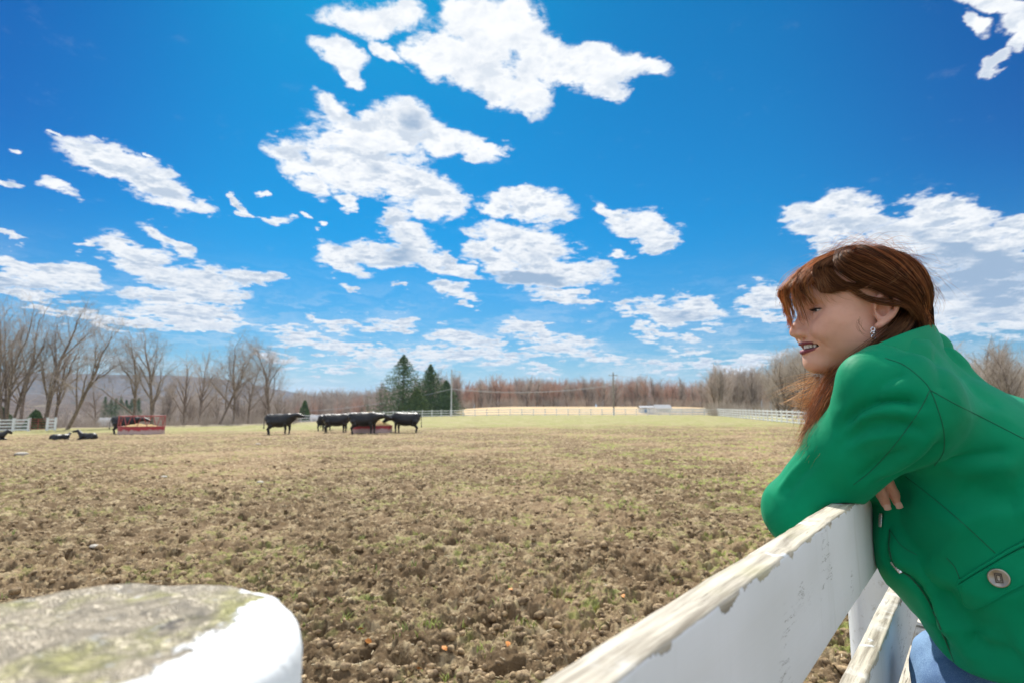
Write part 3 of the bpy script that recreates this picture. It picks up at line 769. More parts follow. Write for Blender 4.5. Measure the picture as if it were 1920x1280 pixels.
sp_ = sphere_mb(lobe+np.array([0, .005, -.010]), .0020); ER.add(sp_.v, sp_.f)
h_obj('earring', ER, M_SILVER, label='silver link earring')

M_LASH = mat('lash', (.01, .007, .006), .5)
# lashes
for q in (-1, 1):
    LA = MB()
    for k in range(16):
        t = k/15; a = np.array([.0868-.0075*t*t, q*(.022+.025*t), .0158-.0022*abs(t-.4)])
        d = np.array([.0055, q*.0035*t, .0012+.001*t]); LA.tube([a-d*.3, a+d*.4, a+d+np.array([0, 0, .0015])], [.0006, .0005, .00015], 3)
    h_obj('eyelashes', LA, M_LASH)
# ---------------------------------------------------------------- hair: thousands of separate fine strands
hr = np.random.default_rng(11)
def resample(Pts, K):
    """(S,n,3) control points -> (S,K,3) smooth"""
    S, n, _ = Pts.shape; P = np.concatenate([2*Pts[:, :1]-Pts[:, 1:2], Pts, 2*Pts[:, -1:]-Pts[:, -2:-1]], 1); t = np.linspace(0, n-1-1e-6, K); i = t.astype(int); f = (t-i)[None, :, None]
    a, b, c, d = P[:, i], P[:, i+1], P[:, i+2], P[:, i+3]
    return .5*(2*b+(c-a)*f+(2*a-5*b+4*c-d)*f*f+(-a+3*b-3*c+d)*f**3)
def unit(v): return v/np.linalg.norm(v, axis=-1, keepdims=True)
def strands_mesh(P, w0, w1=.3):
    """(S,K,3) paths -> three-sided tapering fibres"""
    S, K, _ = P.shape; T = unit(np.gradient(P, axis=1)+1e-9); u = unit(np.cross(T, np.array([.3, .2, .93])[None, None])); v = np.cross(T, u)
    w = (np.asarray(w0).reshape(-1, 1) if np.ndim(w0) else np.full((S, 1), w0))*np.interp(np.linspace(0, 1, K), [0, .6, 1], [1, 1, w1])[None]
    V = np.stack([P+(u*math.cos(a)+v*math.sin(a))*w[..., None] for a in (0, 2.094, 4.189)], 2)   # S,K,3,3
    base = (np.arange(S)[:, None]*K+np.arange(K-1)[None])*3
    F = np.stack([np.stack([base+k, base+(k+1) % 3, base+3+(k+1) % 3, base+3+k], -1) for k in range(3)], 2).reshape(-1, 4)
    return V.reshape(-1, 3), F
class Hair:
    def __init__(s): s.V = []; s.F = []; s.C = []; s.n = 0
    def add(s, P, w, col, w1=.3):
        V, F = strands_mesh(P, w, w1); S, K, _ = P.shape; s.V.append(V); s.F.append(F+s.n); s.n += len(V)
        s.C.append(np.repeat(np.asarray(col, float), K*3, axis=0))
HC = np.array([-.004, 0, .036]); HR = np.array([.100, .086, .090])
def shell(d, r): return HC+d*HR*r
def cols(S, bright=1.0, clump=None):
    v = hr.normal(0, .28, S)+(clump if clump is not None else 0)
    a = np.array([.068, .027, .014]); b = np.array([.54, .235, .092]); t = np.clip(.38+v*.9, 0, 1.4)[:, None]
    return np.minimum((a*(1-t)+b*t)*bright, [.62, .36, .17])
def slerp3(d0, dm, d1, K):
    t = np.linspace(0, 1, K)[None, :, None]; d = d0[:, None]*(1-t)**2+2*dm[:, None]*t*(1-t)+d1[:, None]*t*t
    return unit(d)
def wobble(P, amp, freq=2.0):
    S, K, _ = P.shape; ph = hr.uniform(0, 6.28, (S, 1, 3)); f = hr.uniform(.5, 1.3, (S, 1, 3))*freq; t = np.linspace(0, 1, K)[None, :, None]
    return P+np.sin(ph+t*f*6.28)*amp*t*hr.uniform(.3, 1, (S, 1, 1))
HAIR = Hair()
def side_sheet(side, S, K=16):
    nc = 240; cl = hr.uniform(0, 1, nc); ci = hr.integers(0, nc, S)
    u = np.clip(cl[ci]+hr.normal(0, .006, S), 0, 1)             # 0 = front hairline lock, 1 = back of the head
    clr = hr.normal(0, .021, nc)[ci]; ccol = hr.normal(0, .45, nc)[ci]
    al = np.radians(58+100*u+hr.normal(0, 2, S))
    d0 = np.stack([np.cos(al), side*(.10+hr.normal(0, .05, S)), np.sin(al)], 1)
    # where it lies half way: the front locks sweep low over the temple, then back over the top of the ear
    dm = np.stack([.62-1.35*u, side*(.98-.25*u), .66+.10*u], 1)+hr.normal(0, .02, (S, 3))
    d1 = np.stack([-.66-.25*u, side*(.78-.55*u), -.34-.22*u], 1)+hr.normal(0, .025, (S, 3))
    D = slerp3(unit(d0), dm, d1, K); ph = hr.uniform(0, 6.28, nc)[ci][:, None]; r = 1.0+clr[:, None]+hr.normal(0, .012, (S, 1))+.016*np.sin(ph+np.linspace(0, 7, K)[None])+.05*np.sin(np.linspace(0, 3.14, K))[None]
    r = r+np.linspace(0, 1, K)[None]**2*.05
    P = shell(D, r[..., None])
    # run on down the nape into the collar
    end = P[:, -1]; nx = end+np.stack([-.004+hr.normal(0, .004, S), -side*.004+hr.normal(0, .004, S), -.030+hr.normal(0, .006, S)], 1); n2 = nx+np.stack([.012+0*u, -side*.004+0*u, -.035+0*u], 1)
    ctl = np.concatenate([P[:, ::3], nx[:, None], n2[:, None]], 1)
    P = resample(ctl, 22); P = wobble(P, .0022)
    HAIR.add(h2w(P), hr.uniform(.00022, .00042, S), cols(S, 1, ccol))
side_sheet(1, 5200); side_sheet(-1, 2200)
def temple_sheet(side, S, K=18):
    nc = 70; cl = hr.uniform(0, 1, nc); ci = hr.integers(0, nc, S); u = np.clip(cl[ci]+hr.normal(0, .012, S), 0, 1); clr = hr.normal(0, .010, nc)[ci]; ccol = hr.normal(-.1, .35, nc)[ci]
    al = np.radians(70+14*u+hr.normal(0, 2, S)); d0 = unit(np.stack([np.cos(al), side*(.22+.1*u), np.sin(al)], 1))
    p1 = np.stack([.060-.020*u, side*(.066+.004*u), .088+.018*u], 1); p2 = np.stack([.036-.024*u, side*(.0790+0*u), .058+.030*u], 1); p3 = np.stack([.000-.018*u, side*(.0860+0*u), .036+.028*u], 1)
    p4 = np.stack([-.038-.008*u, side*(.0870+0*u), .012+.026*u], 1); p5 = np.stack([-.066+0*u, side*(.068+0*u), -.020+.016*u], 1); p6 = np.stack([-.070+0*u, side*(.052+0*u), -.070+0*u], 1)
    P = resample(np.stack([shell(d0, 1.02+clr[:, None]), p1, p2, p3, p4, p5, p6], 1)+hr.normal(0, .0022, (S, 1, 3)), 24)
    P[:, :, 1] += side*clr[:, None]*.12; HAIR.add(h2w(wobble(P, .0014)), hr.uniform(.00022, .0004, S), cols(S, 1, ccol))
temple_sheet(1, 2600); temple_sheet(-1, 800)
def fringe(S):
    nc = 30; cy = hr.uniform(-.85, 1, nc); ci = hr.integers(0, nc, S); cyi = cy[ci]; ccol = hr.normal(.25, .35, nc)[ci]
    y = cyi+hr.normal(0, .035, S)
    thin = (y > .38) & (hr.uniform(0, 1, S) < .45)
    yt = cyi+(y-cyi)*.25
    cend = hr.normal(0, .018, nc)[ci]; cfw = hr.uniform(0, 1, nc)[ci]
    al = np.radians(84+hr.normal(0, 9, S))
    a = shell(unit(np.stack([np.cos(al), .10+.38*y, np.sin(al)], 1)), (1.0+hr.normal(0, .01, S))[:, None])
    al2 = np.radians(48+hr.normal(0, 3, S)); b = shell(unit(np.stack([np.cos(al2), .60*y, np.sin(al2)], 1)), (1.075+hr.normal(0, .018, S)+.03*cfw)[:, None])
    xx = .098-.030*np.clip(y, 0, 1)**2-.02*np.clip(-y, 0, 1)**2
    c = np.stack([xx+.015+.014*cfw+hr.normal(0, .003, S), .058*(y*.6+yt*.4)+hr.normal(0, .001, S), .060+hr.normal(0, .003, S)], 1)
    d = np.stack([xx+.010+.014*cfw+hr.normal(0, .002, S), .062*yt+.004*np.sign(y), .034+.020*np.clip(y, 0, 1)+cend+hr.normal(0, .003, S)], 1)
    e = d+np.stack([-.002+hr.normal(0, .002, S), .009*np.where(y > .1, 1, -1)+hr.normal(0, .001, S), -.010+hr.normal(0, .004, S)-.006*(np.abs(y) < .35)], 1)
    P = resample(np.stack([a, b, c, d, e], 1), 20); P = wobble(P, .0014)[~thin]; S = len(P)
    HAIR.add(h2w(P), hr.uniform(.0002, .0004, S), cols(S, 1.15, ccol[~thin]))
fringe(950)
def crown_cover(S):
    u = hr.uniform(0, 1, S); q = hr.uniform(-.5, .75, S); al0 = np.radians(104+0*u+hr.normal(0, 5, S)); al1 = np.radians(66-10*u)
    a = shell(unit(np.stack([np.cos(al0), .25*q, np.sin(al0)], 1)), 1.03); b = shell(unit(np.stack([np.cos(al0*.5+al1*.5), .55*q, np.sin(al0*.5+al1*.5)], 1)), (1.06+hr.normal(0, .012, S))[:, None]); c = shell(unit(np.stack([np.cos(al1), .85*q, np.sin(al1)], 1)), (1.055+hr.normal(0, .012, S))[:, None])
    d = shell(unit(np.stack([np.cos(al1)-.02, 1.15*q, np.sin(al1)-.16], 1)), 1.05)
    HAIR.add(h2w(wobble(resample(np.stack([a, b, c, d], 1), 18), .002)), hr.uniform(.0002, .0004, S), cols(S, 1.15, hr.normal(.1, .3, S)))
crown_cover(1000)
def temple(S):
    """curved locks between fringe and ear"""
    nc = 16; ci = hr.integers(0, nc, S); t = (ci+.5)/nc*1.5-.35; j = hr.normal(0, 1, S)
    al = np.radians(74-14*t+hr.normal(0, 3, S)); a = shell(unit(np.stack([np.cos(al), .35+.25*t, np.sin(al)], 1)), (1.03+.01*j)[:, None])
    b = np.stack([.080-.012*t, .052+.008*t+.001*j, .092-.006*t], 1)+hr.normal(0, .0012, (S, 3))
    c = np.stack([.084-.026*t, .060+.006*t, .066-.004*t], 1)+hr.normal(0, .0012, (S, 3))
    d = np.stack([.076-.036*t, .066+.006*t, .046+.004*t], 1)+hr.normal(0, .0014, (S, 3))
    e = d+np.stack([-.014+.002*j, .005+0*j, -.004+.002*j], 1)
    P = resample(np.stack([a, b, c, d, e], 1), 18); HAIR.add(h2w(P), hr.uniform(.0002, .00035, S), cols(S, .9))
temple(1200)
def over_ear(S):
    j = hr.normal(0, 1, S); k = hr.uniform(0, 1, S)
    a = np.stack([.040+.004*j, .073+0*j, .040+.006*k], 1); b = np.stack([.018+.002*j, .080+0*j, .020+.010*k], 1); c = np.stack([-.006+.002*j, .092+0*j, .010+.012*k], 1); d = np.stack([-.030+.002*j, .097+0*j, .004+.010*k], 1); e = np.stack([-.052+.004*j, .088+0*j, -.016+.010*k], 1)
    P = resample(np.stack([a, b, c, d, e], 1), 18); HAIR.add(h2w(wobble(P, .001)), .0003, cols(S, .8))
over_ear(60)
def loose(S):
    """flyaways lifting off the crown and back"""
    u = hr.uniform(-.1, 1, S); al = np.radians(60+105*u); d0 = unit(np.stack([np.cos(al), hr.normal(.1, .3, S), np.sin(al)], 1)); a = shell(d0, 1.02)
    tang = unit(np.stack([-np.sin(al), hr.normal(0, .35, S), np.cos(al)], 1)*np.where(hr.uniform(0, 1, S) < .75, 1, -1)[:, None]); up = d0; L = hr.uniform(.02, .085, S)[:, None]
    pts = [a]+[a+tang*L*t+up*L*hr.uniform(.04, .20, (S, 1))*math.sin(t*2.6)+hr.normal(0, .05, (S, 3))*L*t for t in (.33, .66, 1.0)]
    P = resample(np.stack(pts, 1), 14); HAIR.add(h2w(P), .00016, cols(S, 1.9))
loose(420)
W = lambda px, py, Y: np.array(at(px, py, Y))
def lock(ctrl, S, w=.00026, spread=None, bright=1.3, tips=.2, wob=.003, col=None):
    """a bundle of strands along a hand-placed path (world points)"""
    C0 = np.array([W(*c) for c in ctrl]); n = len(C0); sp = np.interp(np.linspace(0, 1, n), [0, .5, 1], spread or [.006, .012, .02])
    off = hr.normal(0, 1, (S, 1, 3))*sp[None, :, None]+hr.normal(0, .25, (S, n, 3))*sp[None, :, None]
    P = resample(C0[None]+off, 22); k = hr.uniform(.55, 1.0, S); idx = np.linspace(0, 1, 22)[None]*k[:, None]*21; i = np.clip(idx.astype(int), 0, 20); f = (idx-i)[..., None]
    P = np.take_along_axis(P, i[..., None], 1)*(1-f)+np.take_along_axis(P, (i+1)[..., None], 1)*f
    HAIR.add(wobble(P, wob, 1.2), w, cols(S, bright) if col is None else np.array(col)[None]*hr.uniform(.6, 1.3, (S, 1)), tips)
# long hair coming round the neck and down in front of the shoulder
lock([(1710, 555, .955), (1698, 600, .925), (1662, 640, .905), (1622, 672, .895), (1590, 705, .90), (1572, 745, .91)], 800, spread=[.004, .006, .008], bright=.75)
lock([(1660, 680, 1.02), (1612, 700, .985), (1580, 742, .96), (1553, 790, .94), (1532, 822, .935), (1516, 850, .93)], 1500, spread=[.014, .013, .012], bright=1.5)
lock([(1650, 690, 1.04), (1600, 706, 1.0), (1566, 745, .97), (1545, 785, .96), (1530, 815, .95), (1508, 846, .95)], 1200, spread=[.014, .013, .008], bright=2.0)
lock([(1600, 690, .99), (1570, 720, .985), (1545, 760, .98), (1525, 800, .97), (1512, 850, .96)], 420, spread=[.012, .010, .006], bright=2.8)
GOLD = (.66, .46, .24)
for (p, S) in [([(1575, 700, .99), (1545, 715, 1.0), (1500, 735, 1.01), (1462, 755, 1.02)], 60), ([(1580, 705, .99), (1545, 738, 1.0), (1505, 752, 1.01), (1468, 742, 1.02)], 90),
               ([(1575, 690, .99), (1540, 700, 1.0), (1500, 712, 1.0), (1440, 742, 1.02)], 26), ([(1580, 720, .98), (1550, 752, 1.0), (1515, 762, 1.0), (1480, 748, 1.01)], 70),
               ([(1560, 740, .98), (1530, 770, .99), (1500, 778, 1.0), (1470, 776, 1.0)], 22), ([(1570, 705, .99), (1530, 722, 1.0), (1480, 733, 1.01), (1425, 765, 1.02)], 8)]:
    lock(p, S, w=.00026, spread=[.006, .006, .010], col=GOLD, wob=.004)
# long loose hairs over the side of the head and beyond the crown
for p in [[(1545, 520, .93), (1556, 545, .92), (1572, 562, .91), (1600, 568, .90)], [(1535, 525, .94), (1540, 548, .93), (1552, 566, .925), (1566, 572, .92)], [(1590, 540, .88), (1610, 548, .88), (1635, 535, .88), (1645, 518, .88)], [(1668, 530, .90), (1680, 520, .90), (1700, 500, .91)], [(1700, 560, .92), (1690, 530, .91), (1705, 505, .91), (1725, 500, .92)], [(1740, 530, .97), (1760, 545, .98), (1752, 575, .98), (1745, 600, .98)],
          [(1715, 505, .95), (1745, 535, .97), (1765, 560, .98), (1758, 590, .98)], [(1500, 500, .98), (1470, 520, .99), (1458, 550, .99), (1462, 590, 1.0)], [(1600, 465, 1.0), (1560, 470, 1.0), (1520, 490, 1.0), (1490, 510, 1.0)], [(1640, 458, 1.0), (1600, 457, 1.0), (1560, 478, 1.0)],
          [(1690, 640, .92), (1680, 650, .91), (1700, 600, .90), (1712, 570, .90)], [(1612, 600, .88), (1610, 615, .88), (1622, 628, .88), (1640, 632, .89)]]:
    lock(p, 7, w=.00018, spread=[.002, .003, .004], col=(.34, .19, .09), wob=.001)
def hair_mat(N, b):
    at_ = N.new('ShaderNodeAttribute', attribute_name='tint').outputs['Color']
    b.inputs['Roughness'].default_value = .42; b.inputs['Specular IOR Level'].default_value = .38; b.inputs['Specular Tint'].default_value = (1, .8, .6, 1)
    N.put(b.inputs['Base Color'], at_)
    tr = N.new('ShaderNodeBsdfTranslucent', {'Color': N.mix(1.0, at_, (1.45, 1.2, .85), 'MULTIPLY')})
    mx = N.new('ShaderNodeMixShader', {0: .42, 1: b.outputs[0], 2: tr.outputs[0]})
    N.put(N.n['Material Output'].inputs['Surface'], mx)
M_HAIR = mat('auburn hair', build=hair_mat)
ho_ = mesh_obj('hair', np.concatenate(HAIR.V), np.concatenate(HAIR.F), M_HAIR, smooth=True, label='wavy shoulder-length auburn hair with a fringe'); set_color(ho_, np.concatenate(HAIR.C)); put(ho_)
print('hair verts', HAIR.n)
# darker under-hair close to the scalp
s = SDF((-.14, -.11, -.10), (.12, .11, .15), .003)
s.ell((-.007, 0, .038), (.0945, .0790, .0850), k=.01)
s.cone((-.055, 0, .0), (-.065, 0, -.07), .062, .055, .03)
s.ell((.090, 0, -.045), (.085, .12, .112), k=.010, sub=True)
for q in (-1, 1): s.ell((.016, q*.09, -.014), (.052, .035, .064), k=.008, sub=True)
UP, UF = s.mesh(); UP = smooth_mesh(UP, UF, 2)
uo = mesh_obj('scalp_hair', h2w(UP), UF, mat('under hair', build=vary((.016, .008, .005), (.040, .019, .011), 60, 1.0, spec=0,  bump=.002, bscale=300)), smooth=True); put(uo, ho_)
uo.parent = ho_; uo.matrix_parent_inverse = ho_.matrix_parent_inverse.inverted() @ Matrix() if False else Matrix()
# ---------------------------------------------------------------- hand, body under the clothes, jeans, boots, jacket details
def hand_pts():
    s = SDF(A(1600, 880, .98)-V3(.02, .05, .09), A(1700, 880, .90)+V3(.02, .09, .05), .0011)
    def hp(px, py, lift, dflt=.94):
        h = JSK.hit(px, py, lift)
        return V3(*h[0]) if h and h[0].y > .88 else A(px, py, dflt)
    tipa = hp(1661, 944, .009); tipb = hp(1682, 942, .009)
    Da = float(tipa[1]); Db = float(tipb[1])
    Da = Db = min(Da, Db)-.013
    fa = [A(1634, 884, Da+.012), A(1645, 908, Da-.006), A(1654, 927, Da-.004), A(1661, 944, Da)]
    fb = [A(1655, 880, Db+.012), A(1665, 904, Db-.006), A(1676, 925, Db-.004), A(1683, 941, Db)]
    fc = [A(1672, 876, Db+.035), A(1676, 895, Db+.012), A(1686, 905, Db+.016)]
    th = [A(1640, 894, Da+.015), A(1631, 908, Da), A(1626, 917, Da-.004)]
    fd = [A(1612, 888, Da+.03), A(1604, 906, Da+.02), A(1600, 916, Da+.022)]
    s.chain(fa, [.0098, .0088, .0086, .0070], .002); s.ell(fa[2], (.0088, .0085, .0085), k=.002)
    s.chain(fb, [.0095, .0086, .0083, .0068], .002)
    s.chain(fc, [.009, .0085, .0075], .002); s.chain(th, [.0085, .0078, .0066], .002); s.chain(fd, [.008, .008, .007], .002)
    s.chain([A(1625, 872, Da+.035), A(1668, 866, Da+.045)], .014, .008)                    # knuckles and back of the hand
    s.chain([A(1645, 868, Da+.04), A(1660, 850, Da+.09)], [.022, .024], .01)
    return s, fa, fb, th
hsd, fa, fb, th_ = hand_pts()
QP, QF = hsd.mesh(); QP = smooth_mesh(QP, QF, 2)
QN = vnormals(QP, QF)
for f in (fa, fb):     # knuckle creases
    d = unit(f[2]-f[1]); 
    for c0 in (f[2]-d*.001, f[2]+d*.002, f[1]+d*.001):
        t = (QP-c0) @ d; QP -= QN*(.0005*np.exp(-(t/.0007)**2)*(np.linalg.norm(QP-c0, axis=1) < .013))[:, None]
QC = np.tile(np.array([.56, .29, .20]), (len(QP), 1))
NAILS = []
for f in (fa, fb):
    d = unit(f[3]-f[2]); view = unit(f[3]-V3(0, 0, CAMZ)); nrm = unit(-view-d*(-view @ d)); side = np.cross(d, nrm)
    c0 = f[3]+nrm*.0062+d*.0012; v = []; 
    for i in range(9):
        for j in range(9):
            a, b = (i/8-.5)*2, (j/8-.5)*2; k = (1-.25*max(0, -b)**2)
            v.append(c0+side*a*.0052*k+d*b*.0062+nrm*(.0022*(1-a*a)-.0006*b*b-.0006))
    NAILS.append((v, [(i*9+j, i*9+j+1, (i+1)*9+j+1, (i+1)*9+j) for i in range(8) for j in range(8)]))
    m = np.clip((.010-np.linalg.norm(QP-c0, axis=1))/.004, 0, 1)*.4; QC = QC*(1-m[:, None])+np.array([.62, .26, .19])*m[:, None]
# trunk, arms and legs beneath the clothes
b = SDF((.3, .5, .40), (1.35, 1.4, 1.75), .012)
nk = h2w([[-.045, 0, -.17]])[0]
b.chain([nk, A(1790, 800, 1.02), A(1850, 970, 1.03), A(1900, 1150, 1.0), V3(.93, .95, 1.16)], [.045, .055, .075, .085, .10], .04)
b.chain([A(1790, 790, 1.0), V3(*SHO), ELB, A(1640, 880, 1.2)], [.045, .04, .033, .028], .02)
b.chain([A(1790, 790, 1.0), A(1790, 800, 1.24), A(1600, 893, 1.22), A(1655, 862, 1.03)], [.04, .03, .026, .02], .02)
HIPL, HIPR = V3(.87, .87, 1.12), V3(.98, 1.03, 1.12); KNL, KNR = V3(.74, .95, .80), V3(.84, 1.11, .80); ANL, ANR = V3(.80, .88, .50), V3(.92, 1.06, .50)
for hp_, kn, an in ((HIPL, KNL, ANL), (HIPR, KNR, ANR)): b.chain([hp_, kn, an], [.065, .045, .033], .03)
BP, BF = b.mesh(); BP = smooth_mesh(BP, BF, 2)
allP = np.concatenate([h2w(HPt), QP, BP]); allF = np.concatenate([HF, QF+len(HPt), BF+len(HPt)+len(QP)])
body = mesh_obj('body', allP, allF, M_SKIN, smooth=True)
set_color(body, np.concatenate([HEADC, QC, np.tile(SKIN, (len(BP), 1))])); put(body)
M_NAIL = mat('nail', (.66, .42, .34), .25)
for v, f in NAILS: put(mesh_obj('fingernail', v, f, M_NAIL, smooth=True))

jo = mesh_obj('jacket', JP, JF, M_JACKET, smooth=True); put(jo)
def sub(o): o.parent = jo; return o      # jacket sits at the person's origin offset, so its children share its inverse
def jm(name, mb_or_vf, m, smooth=True, **kw):
    v, f = (mb_or_vf.v, mb_or_vf.f) if isinstance(mb_or_vf, MB) else mb_or_vf
    o = mesh_obj(name, v, f, m, smooth=smooth, **kw); o.parent = jo; return o
M_SEAM = mat('seam thread', (.001, .12, .058), .8)
sm = MB()
SEAMS = [[(1660, 671), (1695, 684), (1728, 710), (1744, 730), (1758, 765), (1769, 805), (1769, 845), (1752, 872)],
         [(1745, 731), (1790, 756), (1850, 786), (1935, 830)], [(1743, 732), (1722, 772), (1680, 830), (1635, 880), (1600, 908)],
         [(1697, 892), (1740, 925), (1800, 975), (1866, 1036)], [(1668, 992), (1690, 1022), (1720, 1040)], [(1775, 1045), (1790, 1062), (1800, 1085)]]
for L in SEAMS:
    pts = on_skin(JSK, spline(L, 6), .0002, 6)
    run = [pts[0]]
    for p in pts[1:]:
        if (p-run[-1]).length > .07:
            if len(run) > 2: sm.tube(run, .0006, 5)
            run = [p]
        elif (p-run[-1]).length > .002: run.append(p)
    if len(run) > 2: sm.tube(run, .0006, 5)
jm('seam', sm, M_SEAM)
def patch(top, bot, nu, nv, off, th):
    T = spline(top, 10); B = spline(bot, 10)
    def samp(L, t):
        x = t*(len(L)-1); i = min(int(x), len(L)-2); f = x-i; return (L[i][0]*(1-f)+L[i+1][0]*f, L[i][1]*(1-f)+L[i+1][1]*f)
    V = []; 
    for lay in (off, off+th):
        for i in range(nu+1):
            a, b_ = samp(T, i/nu), samp(B, i/nu)
            for j in range(nv+1):
                t = j/nv; e = min(i, nu-i, j*2, (nv-j)*2)/2; h = JSK.hit(a[0]*(1-t)+b_[0]*t, a[1]*(1-t)+b_[1]*t, lay-(.0016 if (e < .6 and lay > off) else 0))
                V.append(h[0] if h else V[-1])
    n1 = (nu+1)*(nv+1); F = []
    for i in range(nu):
        for j in range(nv):
            q = [i*(nv+1)+j, i*(nv+1)+j+1, (i+1)*(nv+1)+j+1, (i+1)*(nv+1)+j]; F.append(tuple(q[::-1])); F.append(tuple(k+n1 for k in q))
    ring = [i*(nv+1) for i in range(nu+1)]+[nu*(nv+1)+j for j in range(1, nv+1)]+[i*(nv+1)+nv for i in range(nu-1, -1, -1)]+[j for j in range(nv-1, 0, -1)]
    for a, b_ in zip(ring, ring[1:]+ring[:1]): F.append((a, b_, b_+n1, a+n1))
    return V, F
jm('pocket_flap', patch([(1796, 1096), (1850, 1062), (1905, 1030), (1990, 988)], [(1808, 1128), (1828, 1141), (1900, 1104), (2010, 1050)], 40, 14, .0012, .0042), M_JACKET)
jm('pocket_welt', patch([(1797, 1086), (1850, 1052), (1905, 1019), (1990, 977)], [(1796, 1094), (1850, 1060), (1905, 1028), (1990, 986)], 40, 3, .001, .0030), M_JACKET)
M_PEW = mat('brushed pewter', (.42, .38, .32), .38, Metallic=.9)
h = JSK.hit(1873, 1081, .0085); n = h[1]; t1 = n.cross(Vector((.3, .2, -1))).normalized(); t2 = n.cross(t1)
bt = MB(); ring = []
for k, (r, z) in enumerate([(.0, .0012), (.0095, .0012), (.0108, .0024), (.0122, .0024), (.0130, .0010), (.0130, -.0006), (.0118, -.0012), (0, -.0012)]):
    ring.append([h[0]+(t1*math.cos(a)+t2*math.sin(a))*r+n*z for a in np.linspace(0, 2*math.pi, 40, endpoint=False)])
bt.add([p for r_ in ring for p in r_], [(i*40+j, i*40+(j+1) % 40, (i+1)*40+(j+1) % 40, (i+1)*40+j) for i in range(7) for j in range(40)])
btn = jm('button', bt, M_PEW, label='round metal button engraved with nested rectangles')
eg = MB(); R3 = Matrix((t1, t2, n)).transposed()
for (w, hh, dx) in ((.0075, .0115, 0), (.0042, .0075, 0)):
    for sx, sy, lx, ly in ((0, .5, w, .0007), (0, -.5, w, .0007), (.5, 0, .0007, hh), (-.5, 0, .0007, hh)):
        eg.box(h[0]+R3 @ Vector((sx*w, sy*hh, .0016)), (lx+.0006, ly+.0006, .0010), R3)
eo = mesh_obj('engraving', eg.v, eg.f, mat('dark pewter', (.13, .11, .09), .5, Metallic=.8)); eo.parent = btn
M_ZIP = mat('zip metal', (.7, .68, .66), .2, Metallic=1.0)
for a, b_ in (((1656, 962), (1653, 988)), ((1672, 1052), (1692, 1074))):
    p, q = JSK.hit(*a, .004), JSK.hit(*b_, .004)
    if p and q:
        z = MB(); z.beam(p[0], q[0], .006, .0022, tuple(p[1]), .0007)
        for t in (.2, .4, .6, .8): c = p[0].lerp(q[0], t); z.beam(c-(q[0]-p[0]).normalized()*.0008, c+(q[0]-p[0]).normalized()*.0008, .0075, .0032, tuple(p[1]))
        jm('zip_pull', z, M_ZIP)
# lining edge seen in the open front
pts = on_skin(JSK, spline([(1668, 992), (1668, 1035), (1682, 1066), (1706, 1080), (1737, 1118), (1764, 1178), (1789, 1240)], 6), -.001, 6)
pts = [p for i, p in enumerate(pts) if i == 0 or (p-pts[i-1]).length < .03]
ed = MB(); ed.tube(pts, .0019, 6); jm('front_edge', ed, mat('facing', (.001, .09, .043), .7))
# standing collar: a doubled band of cloth with a crisp top edge
def band(top, bot, m_, name):
    T = spline([A(*p) for p in top], 8); B = spline([A(*p) for p in bot], 8); T, B = np.array(T), np.array(B); n = len(T); nv = 8; lay = []
    ax = B-T; tg = np.gradient(T, axis=0); nr = unit(np.cross(ax, tg)); nr *= np.sign((nr*(np.array([0, 0, CAMZ])-T)).sum(1, keepdims=True).mean()) if True else 1
    prof = [(0, .0008, 1.0)]
    ring = [(t, .0028) for t in np.linspace(1, .06, nv)]+[(.02, .0024), (0, .0010), (0, -.0010), (.02, -.0024)]+[(t, -.0028) for t in np.linspace(.06, 1, nv)]
    V = np.array([T+ax*t+nr*(o+.004*math.sin(t*3.1)) for t, o in ring]); k = len(ring)
    F = [(a*n+i, a*n+i+1, (a+1)*n+i+1, (a+1)*n+i) for a in range(k-1) for i in range(n-1)]+[tuple(a*n for a in range(k)), tuple(a*n+n-1 for a in range(k-1, -1, -1))]
    return jm(name, (V.reshape(-1, 3), F), m_)
band([(1588, 682, .862), (1606, 665, .868), (1645, 645, .878), (1695, 624, .895), (1738, 610, .925), (1750, 610, .97), (1742, 616, 1.03), (1705, 630, 1.08)],
     [(1596, 716, .850), (1618, 706, .850), (1658, 694, .858), (1706, 684, .872), (1752, 678, .905), (1768, 676, .96), (1762, 678, 1.04), (1715, 690, 1.09)], M_JACKET, 'collar')
# jeans
s = SDF((.6, .65, .5), (1.3, 1.35, 1.42), .008)
s.ell((.97, .93, 1.17), (.15, .165, .13), R_B, .03)
s.chain([HIPL+V3(.03, 0, .03), KNL, ANL+V3(0, 0, .05)], [.105, .075, .062], .03); s.chain([HIPR+V3(.0, .02, .03), KNR, ANR+V3(0, 0, .05)], [.105, .078, .062], .03)
s.cone(A(1800, 1262, 1.06), A(1830, 1330, 1.0), .075, .09, .05)
P, F = s.mesh(); P = smooth_mesh(P, F, 2); P += vnormals(P, F)*(.008*fbm(P[:, 0]*9, P[:, 1]*9, P[:, 2]*14, 3))[:, None]
def denim(N, b):
    co = objco(N); n = N.noise(co, 8, 4, .6); w = N.noise(N.vmath('MULTIPLY', co, (900, 900, 250)), 1, 2, .5)
    N.put(b.inputs['Base Color'], N.mix(N.ramp(N.math('ADD', n, N.math('MULTIPLY', w, .5)), .55, .95), (.06, .13, .27), (.22, .36, .55))); b.inputs['Roughness'].default_value = .85
    N.put(b.inputs['Normal'], N.new('ShaderNodeBump', {'Strength': .4, 'Distance': .001, 'Height': w}))
put(mesh_obj('jeans', P, F, mat('denim', build=denim), smooth=True))
M_BOOT = mat('boot leather', (.06, .03, .018), .45)
